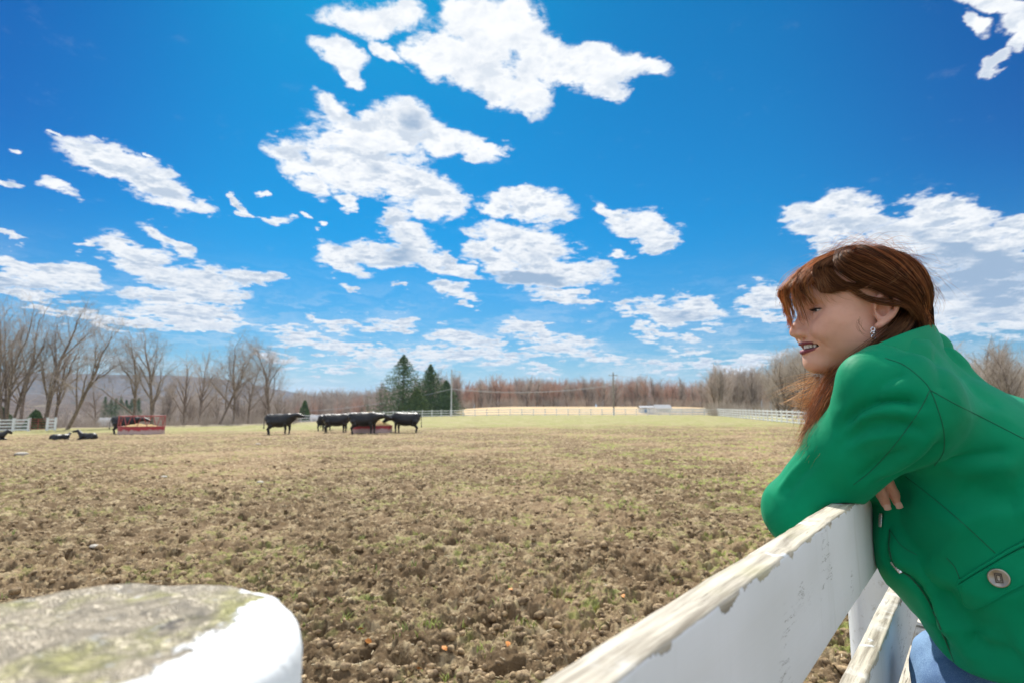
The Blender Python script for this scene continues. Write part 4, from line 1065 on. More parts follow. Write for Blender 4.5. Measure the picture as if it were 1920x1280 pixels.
for an in (ANL, ANR):
    s = SDF(an-V3(.26, .14, .10), an+V3(.12, .22, .16), .006); f2 = V3(*FV); z0 = .42
    s.cone(an+V3(0, 0, .12), V3(an[0], an[1], z0+.05), .052, .045, .01); s.cone(V3(an[0], an[1], z0+.04), V3(*(np.array([an[0], an[1], z0+.036])+f2*.15)), .045, .036, .03)
    s.plane_cut((0, 0, z0), (0, 0, -1), .003)
    P, F = s.mesh(); put(mesh_obj('boot', P, F, M_BOOT, smooth=True))
# ---------------------------------------------------------------- near board fence
DR = Vector((.632, .775, 0)).normalized(); DN = Vector((-DR.y, DR.x, 0))    # along it, and towards the field
FM = Matrix((DR, DN, UV if 'UV' in globals() else Vector((0, 0, 1)))).transposed().to_4x4(); FM.translation = Vector((.053, .319, 0))
FENCE = empty('board_fence', (0, 0, 0), label='weathered white board fence on round posts that the woman leans on', cat='fence')
FENCE.matrix_world = FM @ Matrix.Translation((0, 0, .42-.0))
ZB = .42
def paint(N, b, zt=None, top=True):
    """flaking white paint over grey wood; the worn upper face is bare"""
    co = objco(N); sp = N.new('ShaderNodeSeparateXYZ', {0: co}); nz = N.new('ShaderNodeSeparateXYZ', {0: N.new('ShaderNodeNewGeometry').outputs['Normal']}).outputs[2]
    grain = N.noise(N.vmath('MULTIPLY', co, (3, 60, 60)), 1.2, 6, .7); gr2 = N.noise(N.vmath('MULTIPLY', co, (9, 180, 180)), 1, 5, .65)
    blot = N.noise(co, 9, 5, .65); fleck = N.noise(N.vmath('MULTIPLY', co, (1, 1, 2.2)), 34, 6, .7)
    wood = N.mix(N.ramp(grain, .35, .62), (.26, .225, .17), (.66, .60, .48)); wood = N.mix(N.ramp(gr2, .58, .72), wood, (.12, .10, .075))
    wood = N.mix(N.math('MULTIPLY', N.ramp(blot, .52, .68), .6), wood, (.80, .78, .72))
    wood = N.mix(N.math('MULTIPLY', N.ramp(N.noise(co, 5, 3, .6), .52, .68), .45), wood, (.42, .40, .20))
    pn = N.noise(co, 2.2, 4, .6)
    white = N.mix(N.ramp(pn, .35, .7), (.80, .82, .83), (.70, .72, .71))
    dirt = N.noise(N.vmath('MULTIPLY', co, (26, 26, 2.2)), 1, 5, .7); white = N.mix(N.math('MULTIPLY', N.ramp(dirt, .55, .78), .40), white, (.40, .41, .33))
    crk = N.math('ABSOLUTE', N.math('SUBTRACT', N.noise(N.vmath('MULTIPLY', co, (2.2, 16, 17)), 1.6, 6, .72), .5))
    crack = N.math('MULTIPLY', N.ramp(crk, .006, .001), N.ramp(N.noise(co, 7, 3, .6), .55, .62))
    white = N.mix(crack, white, (.10, .09, .06))
    spots = N.math('MULTIPLY', N.ramp(fleck, .70, .74), 1.0); white = N.mix(spots, white, (.30, .27, .18))
    return co, sp, nz, wood, white, grain, fleck
def rail_mat(N, b):
    co, sp, nz, wood, white, grain, fleck = paint(N, b)
    hgt = N.new('ShaderNodeAttribute', attribute_name='edge').outputs['Fac']       # 1 at the upper edge, 0 lower down
    chip = N.math('ADD', hgt, N.math('MULTIPLY', N.math('SUBTRACT', N.noise(N.vmath('MULTIPLY', co, (1, 1, .5)), 13, 5, .6), .5), 2.2))
    bare = N.ramp(chip, .93, .97)
    topf = N.ramp(N.math('ADD', nz, N.math('MULTIPLY', N.math('SUBTRACT', fleck, .5), .5)), .45, .62)
    keep = N.ramp(N.noise(co, 6.5, 4, .6), .60, .63); topf = N.math('MULTIPLY', topf, N.math('SUBTRACT', 1.0, N.math('MULTIPLY', keep, .9)))
    m = N.math('MAXIMUM', bare, topf)
    N.put(b.inputs['Base Color'], N.mix(m, white, wood)); b.inputs['Roughness'].default_value = .62; b.inputs['Specular IOR Level'].default_value = .3
    hh = N.math('ADD', N.math('MULTIPLY', grain, N.math('MULTIPLY', m, .8)), N.math('MULTIPLY', N.math('SUBTRACT', 1.0, m), .9))
    bp = N.new('ShaderNodeBump', {'Strength': .9, 'Distance': .0022, 'Height': hh}); bp2 = N.new('ShaderNodeBump', {'Strength': .25, 'Distance': .002, 'Height': N.noise(N.vmath('MULTIPLY', co, (4, 40, 40)), 1, 4, .6), 'Normal': bp})
    N.put(b.inputs['Normal'], bp2)
M_RAIL = mat('flaking white paint on wood', build=rail_mat)
def board(name, x0, x1, z0, z1, y0=0, y1=.032, parent=FENCE, seed=0, res=.012):
    """a sawn plank with soft worn edges as a tube of rings along x"""
    n = int((x1-x0)/res); r = .004
    prof = []
    def corner(cy, cz, a0):
        for k in range(4): a = a0+k*math.pi/6; prof.append((cy+r*math.cos(a), cz+r*math.sin(a)))
    corner(y1-r, z1-r, 0); corner(y0+r, z1-r, math.pi/2)
    for t in (.25, .5, .75): prof.append((y0, z1-r-(z1-z0-2*r)*t))
    corner(y0+r, z0+r, math.pi); corner(y1-r, z0+r, 1.5*math.pi)
    prof = np.array(prof); m = len(prof); X = np.linspace(x0, x1, n+1)
    V = np.zeros((n+1, m, 3)); V[..., 0] = X[:, None]; V[..., 1] = prof[None, :, 0]; V[..., 2] = prof[None, :, 1]-ZB
    up = (prof[:, 1] > (z0+z1)/2)[None]
    w = .0022*pnoise(X*3+seed, X*0+seed)+.0014*pnoise(X*11+seed, X*0+3)+.0012*pnoise(X*40, X*0+seed)
    V[..., 2] += w[:, None]*up; V[..., 1] += (.0016*pnoise(X*4+seed, X*0+9)+.0008*pnoise(X*25, X*0+seed))[:, None]
    V[..., 2] -= (.0035*np.clip(pnoise(X*14+seed*3, X*0+1)-.18, 0, 1))[:, None]*up*(prof[:, 0] < (y0+y1)/2)[None]*4
    idx = np.arange((n+1)*m).reshape(n+1, m); nx = np.roll(idx, -1, 1)
    F = np.stack([idx[:-1], nx[:-1], nx[1:], idx[1:]], -1).reshape(-1, 4)
    F = [tuple(f) for f in F]+[tuple(idx[0]), tuple(idx[-1][::-1])]
    o = mesh_obj(name, V.reshape(-1, 3), F, M_RAIL, parent); o.data.polygons.foreach_set('use_smooth', [True]*len(o.data.polygons))
    a = o.data.attributes.new('edge', 'FLOAT', 'POINT'); e = np.clip((prof[:, 1]-(z1-.035))/.035, 0, 1); a.data.foreach_set('value', np.tile(e, n+1).astype(np.float32))
    return o
LEV = [(1.373, 1.508), (1.125, 1.252), (.905, 1.032), (.685, .812)]
for k, (z0, z1) in enumerate(LEV):
    board('rail', -1.6, 1.80 if k else 3.9, z0, z1, seed=k*7+1)
    board('rail', 1.8045 if k else 3.9045, 4.4 if k else 11, z0+.004, z1+.004, seed=k*7+3)
    if k: board('rail', 4.4045, 11, z0, z1, seed=k*7+5)
def post_mat(N, b):
    co, sp, nz, wood, white, grain, fleck = paint(N, b)
    rings = N.new('ShaderNodeTexWave', {'Vector': N.vmath('ADD', co, N.vmath('SCALE', N.noise(co, 9, 4, .6, out=1))), 'Scale': 34.0, 'Distortion': 5.0, 'Detail': 4.0}, wave_type='RINGS', rings_direction='Z').outputs[0]
    end = N.mix(N.ramp(rings, .3, .8), (.27, .22, .15), (.60, .52, .38)); end = N.mix(N.ramp(N.noise(co, 16, 5, .65), .48, .66), end, (.36, .34, .12))
    end = N.mix(N.ramp(N.noise(co, 60, 5, .7), .57, .70), end, (.62, .60, .55)); end = N.mix(N.ramp(N.noise(N.vmath('MULTIPLY', co, (1, 1, 1)), 26, 4, .7), .60, .70), end, (.10, .085, .065))
    px = N.math('ADD', N.math('MULTIPLY', N.new('ShaderNodeSeparateXYZ', {0: co}).outputs[0], 6.0), N.math('MULTIPLY', N.new('ShaderNodeSeparateXYZ', {0: co}).outputs[1], -11.0))
    keep = N.ramp(N.math('ADD', px, N.math('MULTIPLY', N.math('SUBTRACT', N.noise(co, 30, 5, .6), .5), 1.1)), .78, .84)
    rim = N.ramp(N.math('ADD', N.new('ShaderNodeSeparateXYZ', {0: co}).outputs[0], N.math('MULTIPLY', N.math('SUBTRACT', N.noise(co, 45, 3, .5), .5), .05)), .104, .108); keep = N.math('MAXIMUM', keep, rim)
    topf = N.math('MULTIPLY', N.ramp(nz, .45, .62), N.math('SUBTRACT', 1.0, keep))
    white = N.mix(N.math('MULTIPLY', N.ramp(N.noise(co, 38, 6, .75), .56, .66), .55), white, (.42, .40, .33)); N.put(b.inputs['Base Color'], N.mix(topf, white, end)); b.inputs['Roughness'].default_value = .7
    hh = N.math('ADD', N.math('MULTIPLY', N.math('MULTIPLY', rings, topf), .5), N.math('SUBTRACT', 1.0, topf))
    bp = N.new('ShaderNodeBump', {'Strength': 1.0, 'Distance': .003, 'Height': hh}); N.put(b.inputs['Normal'], N.new('ShaderNodeBump', {'Strength': .6, 'Distance': .004, 'Height': N.noise(N.vmath('MULTIPLY', co, (30, 30, 4)), 1, 4, .6), 'Normal': bp}))
M_POST = mat('painted round post', build=post_mat)
def post(x, y, z1, r, top_wear=.004):
    nr, nt = 26, 96; V = []; 
    rad = list(np.linspace(0, .86, 10))+[.92, .965, .99, 1.0]; zz = [0]*10+[-.001, -.003, -.007, -.013]
    lv = [(q, z) for q, z in zip(rad, zz)]+[(1.0, -.013-(z1-ZB+.3-.013)*t) for t in np.linspace(.03, 1, 26)]
    for q, z in lv:
        for k in range(nt):
            a = 2*math.pi*k/nt; rr = r*q*(1+.02*math.sin(2*a+1)+.012*math.sin(5*a)); px_, py_ = rr*math.cos(a), rr*math.sin(a)
            dz = top_wear*float(fbm(np.array([px_*30]), np.array([py_*30+x]), None, 3)[0])*(z > -.02)
            V.append((px_, py_, z+dz))
    F = [(i*nt+k, i*nt+(k+1) % nt, (i+1)*nt+(k+1) % nt, (i+1)*nt+k) for i in range(len(lv)-1) for k in range(nt)]
    o = mesh_obj('post', V, [f[::-1] for f in F], M_POST, FENCE, smooth=True); o.location = (x, y, z1-ZB); return o
post(-.205, .188, 1.539, .119)
for k in range(1, 6): post(1.90*k-.10, .032+.085, 1.50-.01*k, .083)
# ---------------------------------------------------------------- hills, woods, trees
def segs_mesh(A_, B_, ra, rb, n=3):
    A_, B_ = np.asarray(A_), np.asarray(B_); T = unit(B_-A_+1e-9); u = unit(np.cross(T, np.array([.31, .95, .02]))); v = np.cross(T, u); ra, rb = np.asarray(ra)[:, None], np.asarray(rb)[:, None]
    S = len(A_); ang = [2*math.pi*k/n for k in range(n)]
    V = np.concatenate([np.stack([A_+(u*math.cos(a)+v*math.sin(a))*ra for a in ang], 1), np.stack([B_+(u*math.cos(a)+v*math.sin(a))*rb for a in ang], 1)], 1)
    b = np.arange(S)[:, None]*2*n; F = np.concatenate([np.stack([b[:, 0]+k, b[:, 0]+(k+1) % n, b[:, 0]+n+(k+1) % n, b[:, 0]+n+k], 1) for k in range(n)])
    return V.reshape(-1, 3), F
def unit3(v):
    n = math.sqrt(v[0]*v[0]+v[1]*v[1]+v[2]*v[2]) or 1; return (v[0]/n, v[1]/n, v[2]/n)
def grow(R, H, spread=.45, levels=5, fork=.25, stems=1, lean=0, kids=(5, 5, 4, 4, 4), up=.25, trunk_r=None):
    """a leafless tree: lists of limb segments and of twig segments"""
    big, small = [], []; tr = trunk_r or H*.0155
    def br(p, d, L, r, lv):
        n = 4 if lv < 3 else 3 if lv < 4 else 2; pts = [p]; q = p; dd = d; rr = [r]
        for i in range(n):
            w = (.035, .13, .22, .30, .36, .42)[lv]; dd = unit3((dd[0]+R.gauss(0, w), dd[1]+R.gauss(0, w), dd[2]+R.gauss(0, w)+up*.25*(lv > 0)))
            q = (q[0]+dd[0]*L/n, q[1]+dd[1]*L/n, q[2]+dd[2]*L/n); pts.append(q); rr.append(r*(1-.62*(i+1)/n) if lv else r*(1-.38*(i+1)/n))
        for i in range(n): (big if lv < 2 else small).append((pts[i], pts[i+1], rr[i], rr[i+1]))
        if lv >= levels: return
        k = kids[min(lv, len(kids)-1)]
        for j in range(k):
            t = (fork+(1-fork)*(j+R.random())/k) if lv == 0 else .25+.75*(j+R.random())/k
            x = min(t*n, n-1e-6); i = int(x); f = x-i; a, b = pts[i], pts[i+1]; o = tuple(a[m]+(b[m]-a[m])*f for m in range(3)); ro = rr[i]+(rr[i+1]-rr[i])*f
            az = R.random()*6.283; s = spread*(1.15 if lv else 1)*R.uniform(.7, 1.3)
            e1 = unit3((-dd[1], dd[0], .001)); e2 = (dd[1]*e1[2]-dd[2]*e1[1], dd[2]*e1[0]-dd[0]*e1[2], dd[0]*e1[1]-dd[1]*e1[0])
            nd = unit3(tuple(dd[m]*math.cos(s)+(e1[m]*math.cos(az)+e2[m]*math.sin(az))*math.sin(s) for m in range(3)))
            br(o, nd, L*R.uniform(.50, .72)*(1.1-.35*t if lv else 1.08-.3*t), max(ro*.62, .006), lv+1)
        if lv < levels: br(pts[-1], dd, L*.55, rr[-1], lv+1)
    for s in range(stems):
        a = 6.28*s/max(stems, 1)+R.random(); t = .0 if stems == 1 else .20
        br((.35*math.cos(a)*(stems > 1), .35*math.sin(a)*(stems > 1), -.4), unit3((math.cos(a)*t+lean, math.sin(a)*t, 1)), H*.58, tr*(1 if stems == 1 else .7), 0)
    return big, small
def seg_arrays(L):
    return np.array([s[0] for s in L]), np.array([s[1] for s in L]), np.array([s[2] for s in L]), np.array([s[3] for s in L])
M_BARK = mat('grey brown bark', build=vary((.12, .09, .065), (.26, .20, .15), 6, .9, bump=.02, bscale=20))
M_TWIG = mat('bare twigs', build=vary((.27, .225, .185), (.43, .36, .30), .6, .9))
M_TWIG2 = mat('reddish twigs', build=vary((.44, .26, .19), (.60, .41, .31), .35, .9))
M_TWIG3 = mat('grey twigs', build=vary((.36, .30, .25), (.56, .48, .40), .35, .9))
PARK = empty('proto_park')            # removed at the end
def tree_proto(seed, H, levels, m, thick=1.0, tmin=.0055, **kw):
    R = random.Random(seed); big, small = grow(R, H, levels=levels, **kw)
    a, b, ra, rb = seg_arrays(big); V, F = segs_mesh(a, b, ra*thick, rb*thick, 6); tme = mesh_obj('trunk', V, F, M_BARK, smooth=True).data
    a, b, ra, rb = seg_arrays(small); V, F = segs_mesh(a, b, np.maximum(ra*thick, tmin), np.maximum(rb*thick, tmin*.7), 3); cme = mesh_obj('crown', V, F, m).data
    for me in (tme, cme):
        for o in [o for o in bpy.data.objects if o.data is me]: bpy.data.objects.remove(o)
    return tme, cme
def place_tree(proto, x, y, s=1.0, rz=0, lean=(0, 0), name='bare_tree', label=None, cat='tree', group=None, z=None, sz=1.0):
    e = empty(name, (x, y, gb(x, y)-.05 if z is None else z), rz, label=label, cat=cat, group=group); e.scale = (s, s, s*sz); e.rotation_euler = (lean[0], lean[1], rz)
    for nm, me in zip(('trunk', 'crown'), proto):
        o = bpy.data.objects.new(nm, me); COL.objects.link(o); o.parent = e
    return e
bpy.data.objects.remove(PARK)
P_VASE = tree_proto(1, 13, 5, M_TWIG, up=.08, spread=.52, fork=.22, kids=(8, 6, 4, 3, 2))
P_WIDE = tree_proto(2, 12, 5, M_TWIG, spread=.62, fork=.25, kids=(7, 5, 4, 3, 2), up=.05)
P_MULTI = tree_proto(3, 14, 4, M_TWIG, spread=.35, stems=5, kids=(7, 5, 4, 3), up=.22)
P_LEAN = tree_proto(4, 12, 5, M_TWIG, spread=.52, fork=.35, lean=.38, kids=(7, 5, 4, 3, 2), up=.12)
P_OAK = tree_proto(5, 11, 5, M_TWIG, spread=.70, fork=.30, kids=(8, 6, 4, 3, 2), up=.1)
P_TALL = tree_proto(6, 13, 4, M_TWIG3, spread=.40, fork=.30, kids=(11, 5, 4, 3), up=.18)
def xat(px, Y): return (px-960)/FPX*Y*math.cos(PITCH)
def tree_px(proto, px, Y, top, H, label, rz=0, sx=1.0, **kw):
    x = xat(px, Y); z0 = gb(x, Y); zt = at(px, top, Y).z; s = (zt-z0)/H
    return place_tree(proto, x, Y, s*sx, rz, label=label, sz=1/sx, **kw)
G_LT = 'bare trees along the left edge of the paddock'
for args in [
 (P_MULTI, 14, 68, 588, 12.6, 'many-stemmed bare tree behind the white fence at the far left', 0.3),
 (P_VASE, 86, 70, 574, 12.5, 'tall upright bare tree with a straight trunk beside the red gate', 1.2),
 (P_TALL, 104, 73, 640, 12.5, 'slim bare tree leaning right beside the tall upright tree', 2.0),
 (P_LEAN, 126, 63, 606, 11.0, 'bare tree with a dark trunk leaning right, before the left feeder', 0.1),
 (P_WIDE, 252, 66, 640, 11.0, 'low-forked spreading bare tree behind the left red feeder', 2.2),
 (P_VASE, 287, 68, 616, 12.5, 'straight bare tree rising behind the right end of the left red feeder', 4.0),
 (P_TALL, 345, 92, 672, 12.5, 'thin grey bare tree between the left feeder and the oak group', .5),
 (P_LEAN, 410, 78, 648, 11.0, 'leaning bare oak at the left of the group above the lone standing cow', .2),
 (P_OAK, 438, 82, 640, 10.5, 'dense broad bare oak in the middle of the group left of the lone cow', 1.1),
 (P_OAK, 466, 88, 668, 10.5, 'smaller broad bare tree at the right of the oak group', 3.3),
 (P_VASE, 506, 92, 640, 12.5, 'single upright bare tree above the lone standing cow', 5.0),
 (P_TALL, 375, 100, 660, 12.5, 'pale slender bare tree just left of the oak group', 2.8),
 (P_OAK, 180, 96, 712, 10.5, 'small round bare tree between the leaning trunk and the left feeder', .8),
 (P_WIDE, 40, 90, 640, 11.0, 'hazy bare tree behind the many-stemmed tree at far left', .9)]:
    tree_px(*args, group=G_LT)
# woods: kinds with fewer twigs, each standing tree a thing of its own
FARK = [tree_proto(20+k, 14, 3, (M_TWIG, M_TWIG3, M_TWIG2, M_TWIG3)[k], thick=1.0, tmin=.014, spread=.38+.06*(k % 2), fork=.10, kids=(14, 6, 5, 3), up=.5) for k in range(4)]
R = random.Random(5); G_W = 'bare trees of the wood across the far side of the field'
def ordinal(i, n):
    if i == 1: return 'leftmost'
    if i == n: return 'rightmost'
    return f"{i}{'th' if 10 < i % 100 < 14 else {1: 'st', 2: 'nd', 3: 'rd'}.get(i % 10, 'th')} from the left"
def scatter(n, xr, yr, hr_, lab, grp, kinds=(0, 1, 3), zf=None):
    made = []
    for k in range(n):
        y = yr[0]+(yr[1]-yr[0])*((k+R.random())/n); x = R.uniform(*[xat(p, y) for p in xr]); s = R.uniform(*hr_)/13.0; kd = R.choice(kinds)
        made.append((x/y, kd, place_tree(FARK[kd], x, y, s, R.random()*6.28, group=grp, cat='tree', z=(gb(x, y)-.2 if zf is None else zf(x, y)))))
    made.sort(key=lambda q: q[0])
    for i, (_, kd, o) in enumerate(made):
        o['label'] = f"{('brown', 'grey', 'reddish', 'grey')[kd]} bare tree, {ordinal(i+1, n)} {lab}" 
scatter(105, (830, 1345), (236, 262), (9, 13.2), 'in the front rank of the wood', G_W, (0, 1, 3, 2, 2))
scatter(34, (1340, 1500), (118, 160), (8, 11), 'in the thicket behind the right fence', 'bare trees right of the field, left of the woman')
scatter(10, (1455, 1520), (80, 100), (9, 11), 'among those just behind the woman\'s face', 'bare trees just behind the woman\'s face', (1, 3))
scatter(36, (1740, 1990), (52, 92), (5.5, 8.6), 'among those behind the woman\'s back', 'bare trees behind the woman\'s back', (1, 3))
scatter(48, (540, 845), (190, 250), (11, 14), 'on the low ground behind the cows', 'bare trees behind the cows', (0, 1, 2))
scatter(26, (300, 545), (120, 180), (8, 12), 'in the hazy belt behind the oak group', 'bare trees behind the oak group', (0, 1, 3))
# the depth of the wood behind them: one mass
def tree_mass(name, n, xr, yr, hr_, seg_kids, m, label, zf=None, seed=9):
    R = random.Random(seed); Vs = []; Fs = []; off = 0; protos = []
    for k in range(3):
        b_, s_ = grow(random.Random(seed+k), 14, levels=2, kids=seg_kids, spread=.36, fork=.06, up=.5); a, b, ra, rb = seg_arrays(b_+s_); protos.append(segs_mesh(a, b, np.maximum(ra, .05), np.maximum(rb, .035), 3))
    for k in range(n):
        y = R.uniform(*yr); x = R.uniform(*[xat(p, y) for p in xr]); s = R.uniform(*hr_)/13; a = R.random()*6.28; V, F = protos[k % 3]
        M = np.array([[math.cos(a), -math.sin(a), 0], [math.sin(a), math.cos(a), 0], [0, 0, 1]])
        Vs.append((V*s) @ M.T+np.array([x, y, (gb(x, y) if zf is None else zf(x, y))-.3])); Fs.append(F+off); off += len(V)
    return mesh_obj(name, np.concatenate(Vs), np.concatenate(Fs), m, label=label, cat='woodland', kind='stuff')
def hillz(x, y):
    """rolling ground far off on the left, falling away to the right"""
    az = np.degrees(np.arctan2(x, y)); x = np.asarray(x, float); y = np.asarray(y, float); r = np.hypot(x, y)
    near = 11*sstep(350, 900, r)*sstep(-6, -22, az)+8*sstep(320, 600, r)
    mid = (52+9*np.sin(x/260)+8*np.sin(x/97+2))*sstep(900, 1500, r)*sstep(-8, -32, az)
    far = (112+14*np.sin(x/900+1)+16*np.sin(x/330))*sstep(1900, 2900, r)*sstep(-4, -34, az)
    return -9+near+mid*.50+far-6*sstep(-20, 0, az)
def build_hills():
    th = np.radians(np.arange(-62, 12, .35)); r = np.array(list(np.arange(300, 1200, 30))+list(np.arange(1200, 2400, 60))+list(np.arange(2400, 3600, 80)))
    Rr, T = np.meshgrid(r, th, indexing='ij'); X, Y = Rr*np.sin(T), Rr*np.cos(T); Z = hillz(X, Y)+4.0*fbm(X/60, Y/60, None, 3)*sstep(320, 420, Rr)+5*fbm(X/300, Y/300, None, 3)*sstep(400, 1500, Rr)
    Z -= 6*(1-sstep(300, 420, Rr))
    idx = np.arange(X.size).reshape(X.shape); F = np.stack([idx[:-1, :-1], idx[:-1, 1:], idx[1:, 1:], idx[1:, :-1]], -1).reshape(-1, 4)
    def f(N, b):
        co = objco(N); n = N.noise(co, .012, 6, .75); n2 = N.noise(co, .09, 5, .8)
        c = N.mix(N.ramp(n2, .35, .65), (.10, .078, .066), (.24, .19, .155)); c = N.mix(N.math('MULTIPLY', N.ramp(n, .58, .66), .7), c, (.34, .29, .20)); c = N.mix(N.math('MULTIPLY', N.ramp(N.noise(co, .02, 4, .6), .60, .68), .8), c, (.05, .075, .045))
        N.put(b.inputs['Base Color'], c); b.inputs['Roughness'].default_value = 1; b.inputs['Specular IOR Level'].default_value = 0
        N.put(b.inputs['Normal'], N.new('ShaderNodeBump', {'Strength': 1.0, 'Distance': 6.0, 'Height': n2}))
    mesh_obj('hills', np.stack([X, Y, Z], -1).reshape(-1, 3), F, mat('winter woodland hills', build=f), smooth=True, kind='structure')
build_hills()
tree_mass('woodland', 420, (815, 1360), (262, 330), (10, 14), (14, 6), M_TWIG2, 'depth of the brown leafless wood behind the pale field', seed=11)
tree_mass('woodland', 260, (540, 860), (250, 420), (13, 17), (14, 6), M_TWIG3, 'hazy leafless woodland on the slope behind the cows', zf=lambda x, y: gb(x, y)+2.0+(y-250)*.035, seed=21)
tree_mass('woodland', 110, (1330, 1560), (160, 230), (11, 14), (14, 6), M_TWIG3, 'grey leafless thicket deep behind the right white fence', seed=31)
tree_mass('woodland', 120, (1550, 2150), (92, 140), (7, 10), (14, 6), M_TWIG3, 'leafless thicket deep behind the back of the green jacket', seed=41)
tree_mass('woodland', 150, (-60, 560), (170, 330), (8, 12), (14, 6), M_TWIG3, 'low hazy leafless woodland in the valley behind the left trees', seed=51)
# brush low down between the left trees
def brush(N_, pxr, yr, lr, label, m, seed, r0=.014):
    R = random.Random(seed); Vs = []; Fs = []; off = 0
    for k in range(N_):
        px = R.uniform(*pxr); Y = R.uniform(*yr); x = xat(px, Y); z = gb(x, Y)-.1; n = 16; A_, B_, ra, rb = [], [], [], []
        for j in range(n):
            a = R.random()*6.28; L = R.uniform(*lr)*(1.6 if R.random() < .15 else 1); o = np.array([x+R.gauss(0, .3), Y+R.gauss(0, .3), z]); d = np.array([math.cos(a)*.45, math.sin(a)*.45, 1])*L
            A_ += [o, o+d*.55]; B_ += [o+d*.55, o+d+np.array([R.gauss(0, .2), R.gauss(0, .2), 0])]; ra += [r0, r0*.8]; rb += [r0*.8, r0*.4]
        V, F = segs_mesh(A_, B_, ra, rb); Vs.append(V); Fs.append(F+off); off += len(V)
    mesh_obj('undergrowth', np.concatenate(Vs), np.concatenate(Fs), m, label=label, cat='brush', kind='stuff')
brush(300, (-40, 560), (66, 110), (.5, 1.6), 'bare brush growing between the left-hand trees', M_TWIG, 3)
brush(700, (545, 1340), (232, 262), (1.5, 4.5), 'bare shrubs along the foot of the brown wood', M_TWIG3, 4, .035)
brush(320, (1330, 1600), (108, 130), (1, 3), 'bare shrubs along the foot of the right thicket', M_TWIG3, 5, .02)
brush(160, (1730, 2050), (60, 110), (1, 3.5), 'bare shrubs behind the back of the green jacket', M_TWIG3, 6, .014)
# conifers
def needles(N, b):
    co = objco(N); n = N.noise(co, 1.3, 5, .7); N.put(b.inputs['Base Color'], N.mix(N.ramp(n, .35, .65), (.045, .095, .035), (.14, .22, .08))); b.inputs['Roughness'].default_value = .7
M_NEEDLE = mat('spruce needles', build=needles)
M_NEEDLE2 = mat('yellow green needles', build=vary((.07, .12, .03), (.16, .22, .06), 1.5, .7))
def conifer(name, px, Y, top, width, label, m=M_NEEDLE, seed=1, base=None, tight=1.0, group=None):
    R = random.Random(seed); x = xat(px, Y); z = gb(x, Y); H = at(px, top, Y).z-z; Wd = width*Y/FPX*1.05
    e = empty(name, (x, Y, z-.1), 0, label=label, cat='conifer', group=group); t = MB(); t.tube([(0, 0, 0), (.03, 0, H*.5), (0, 0, H*.97)], [H*.018, H*.011, .02], 7); t.obj('trunk', M_BARK, e)
    V, F = [], []; nb = int(230*tight)
    for k in range(nb):
        h = (k+.5)/nb; zc = H*(.05+.95*h); L = Wd*(1-h)**.82*R.uniform(.72, 1.12)+.12; a = k*2.399+R.gauss(0, .2); ca, sa = math.cos(a), math.sin(a)
        for j in range(26):
            t_ = R.random()**.75; rr = L*t_; zz = zc-rr*.26+rr*rr*.035+R.gauss(0, .07); sp = .17+.20*(1-t_)*(L/ max(Wd, .1)); off = R.gauss(0, .20*L*(.35+t_*.6)); c = np.array([ca*rr-sa*off, sa*rr+ca*off, zz])
            for q in range(2):
                d = np.array([R.gauss(0, 1), R.gauss(0, 1), R.gauss(-.35, .5)]); d /= np.linalg.norm(d)+1e-6; d2 = np.cross(d, [R.gauss(0, 1), R.gauss(0, 1), R.gauss(0, 1)]); d2 /= np.linalg.norm(d2)+1e-6
                i = len(V); V += [c+d2*sp*.38, c-d2*sp*.38, c+d*sp*1.5]; F.append((i, i+1, i+2))
    mesh_obj('crown', np.array(V), np.array(F), m, e)
conifer('spruce_tree', 755, 124, 664, 76, 'tallest dark spruce, left of the group beside the pale utility pole', seed=2, group='spruces beyond the cows')
conifer('spruce_tree', 806, 127, 682, 58, 'second tall dark spruce, in the middle of the spruce group', seed=3, group='spruces beyond the cows')
conifer('spruce_tree', 836, 130, 712, 42, 'smallest dark spruce, at the right foot of the pale utility pole', seed=4, group='spruces beyond the cows')
conifer('spruce_tree', 782, 121, 728, 40, 'low yellow-green evergreen between the two tall spruces', M_NEEDLE2, seed=5)
conifer('arborvitae_tree', 571, 112, 750, 15, 'small cone-shaped evergreen above the nose of the lone cow', seed=6, tight=.5)
for k, px in enumerate((196, 207, 216, 226, 236, 246, 258)): conifer('pine_tree', px, 190+6*(k % 3), 742+(k*5) % 7, 22, f'hazy green pine, {ordinal(k+1, 7)} in the distant row behind the left feeder', M_NEEDLE, seed=30+k, tight=.45, group='distant pines behind the left feeder')
conifer('cedar_bush', 68, 66, 768, 22, 'dark green bush behind the red pipe gate at far left', seed=8, tight=.4)
conifer('cedar_bush', 5, 69, 762, 30, 'dark green bush at the foot of the many-stemmed tree at far left', seed=9, tight=.4)

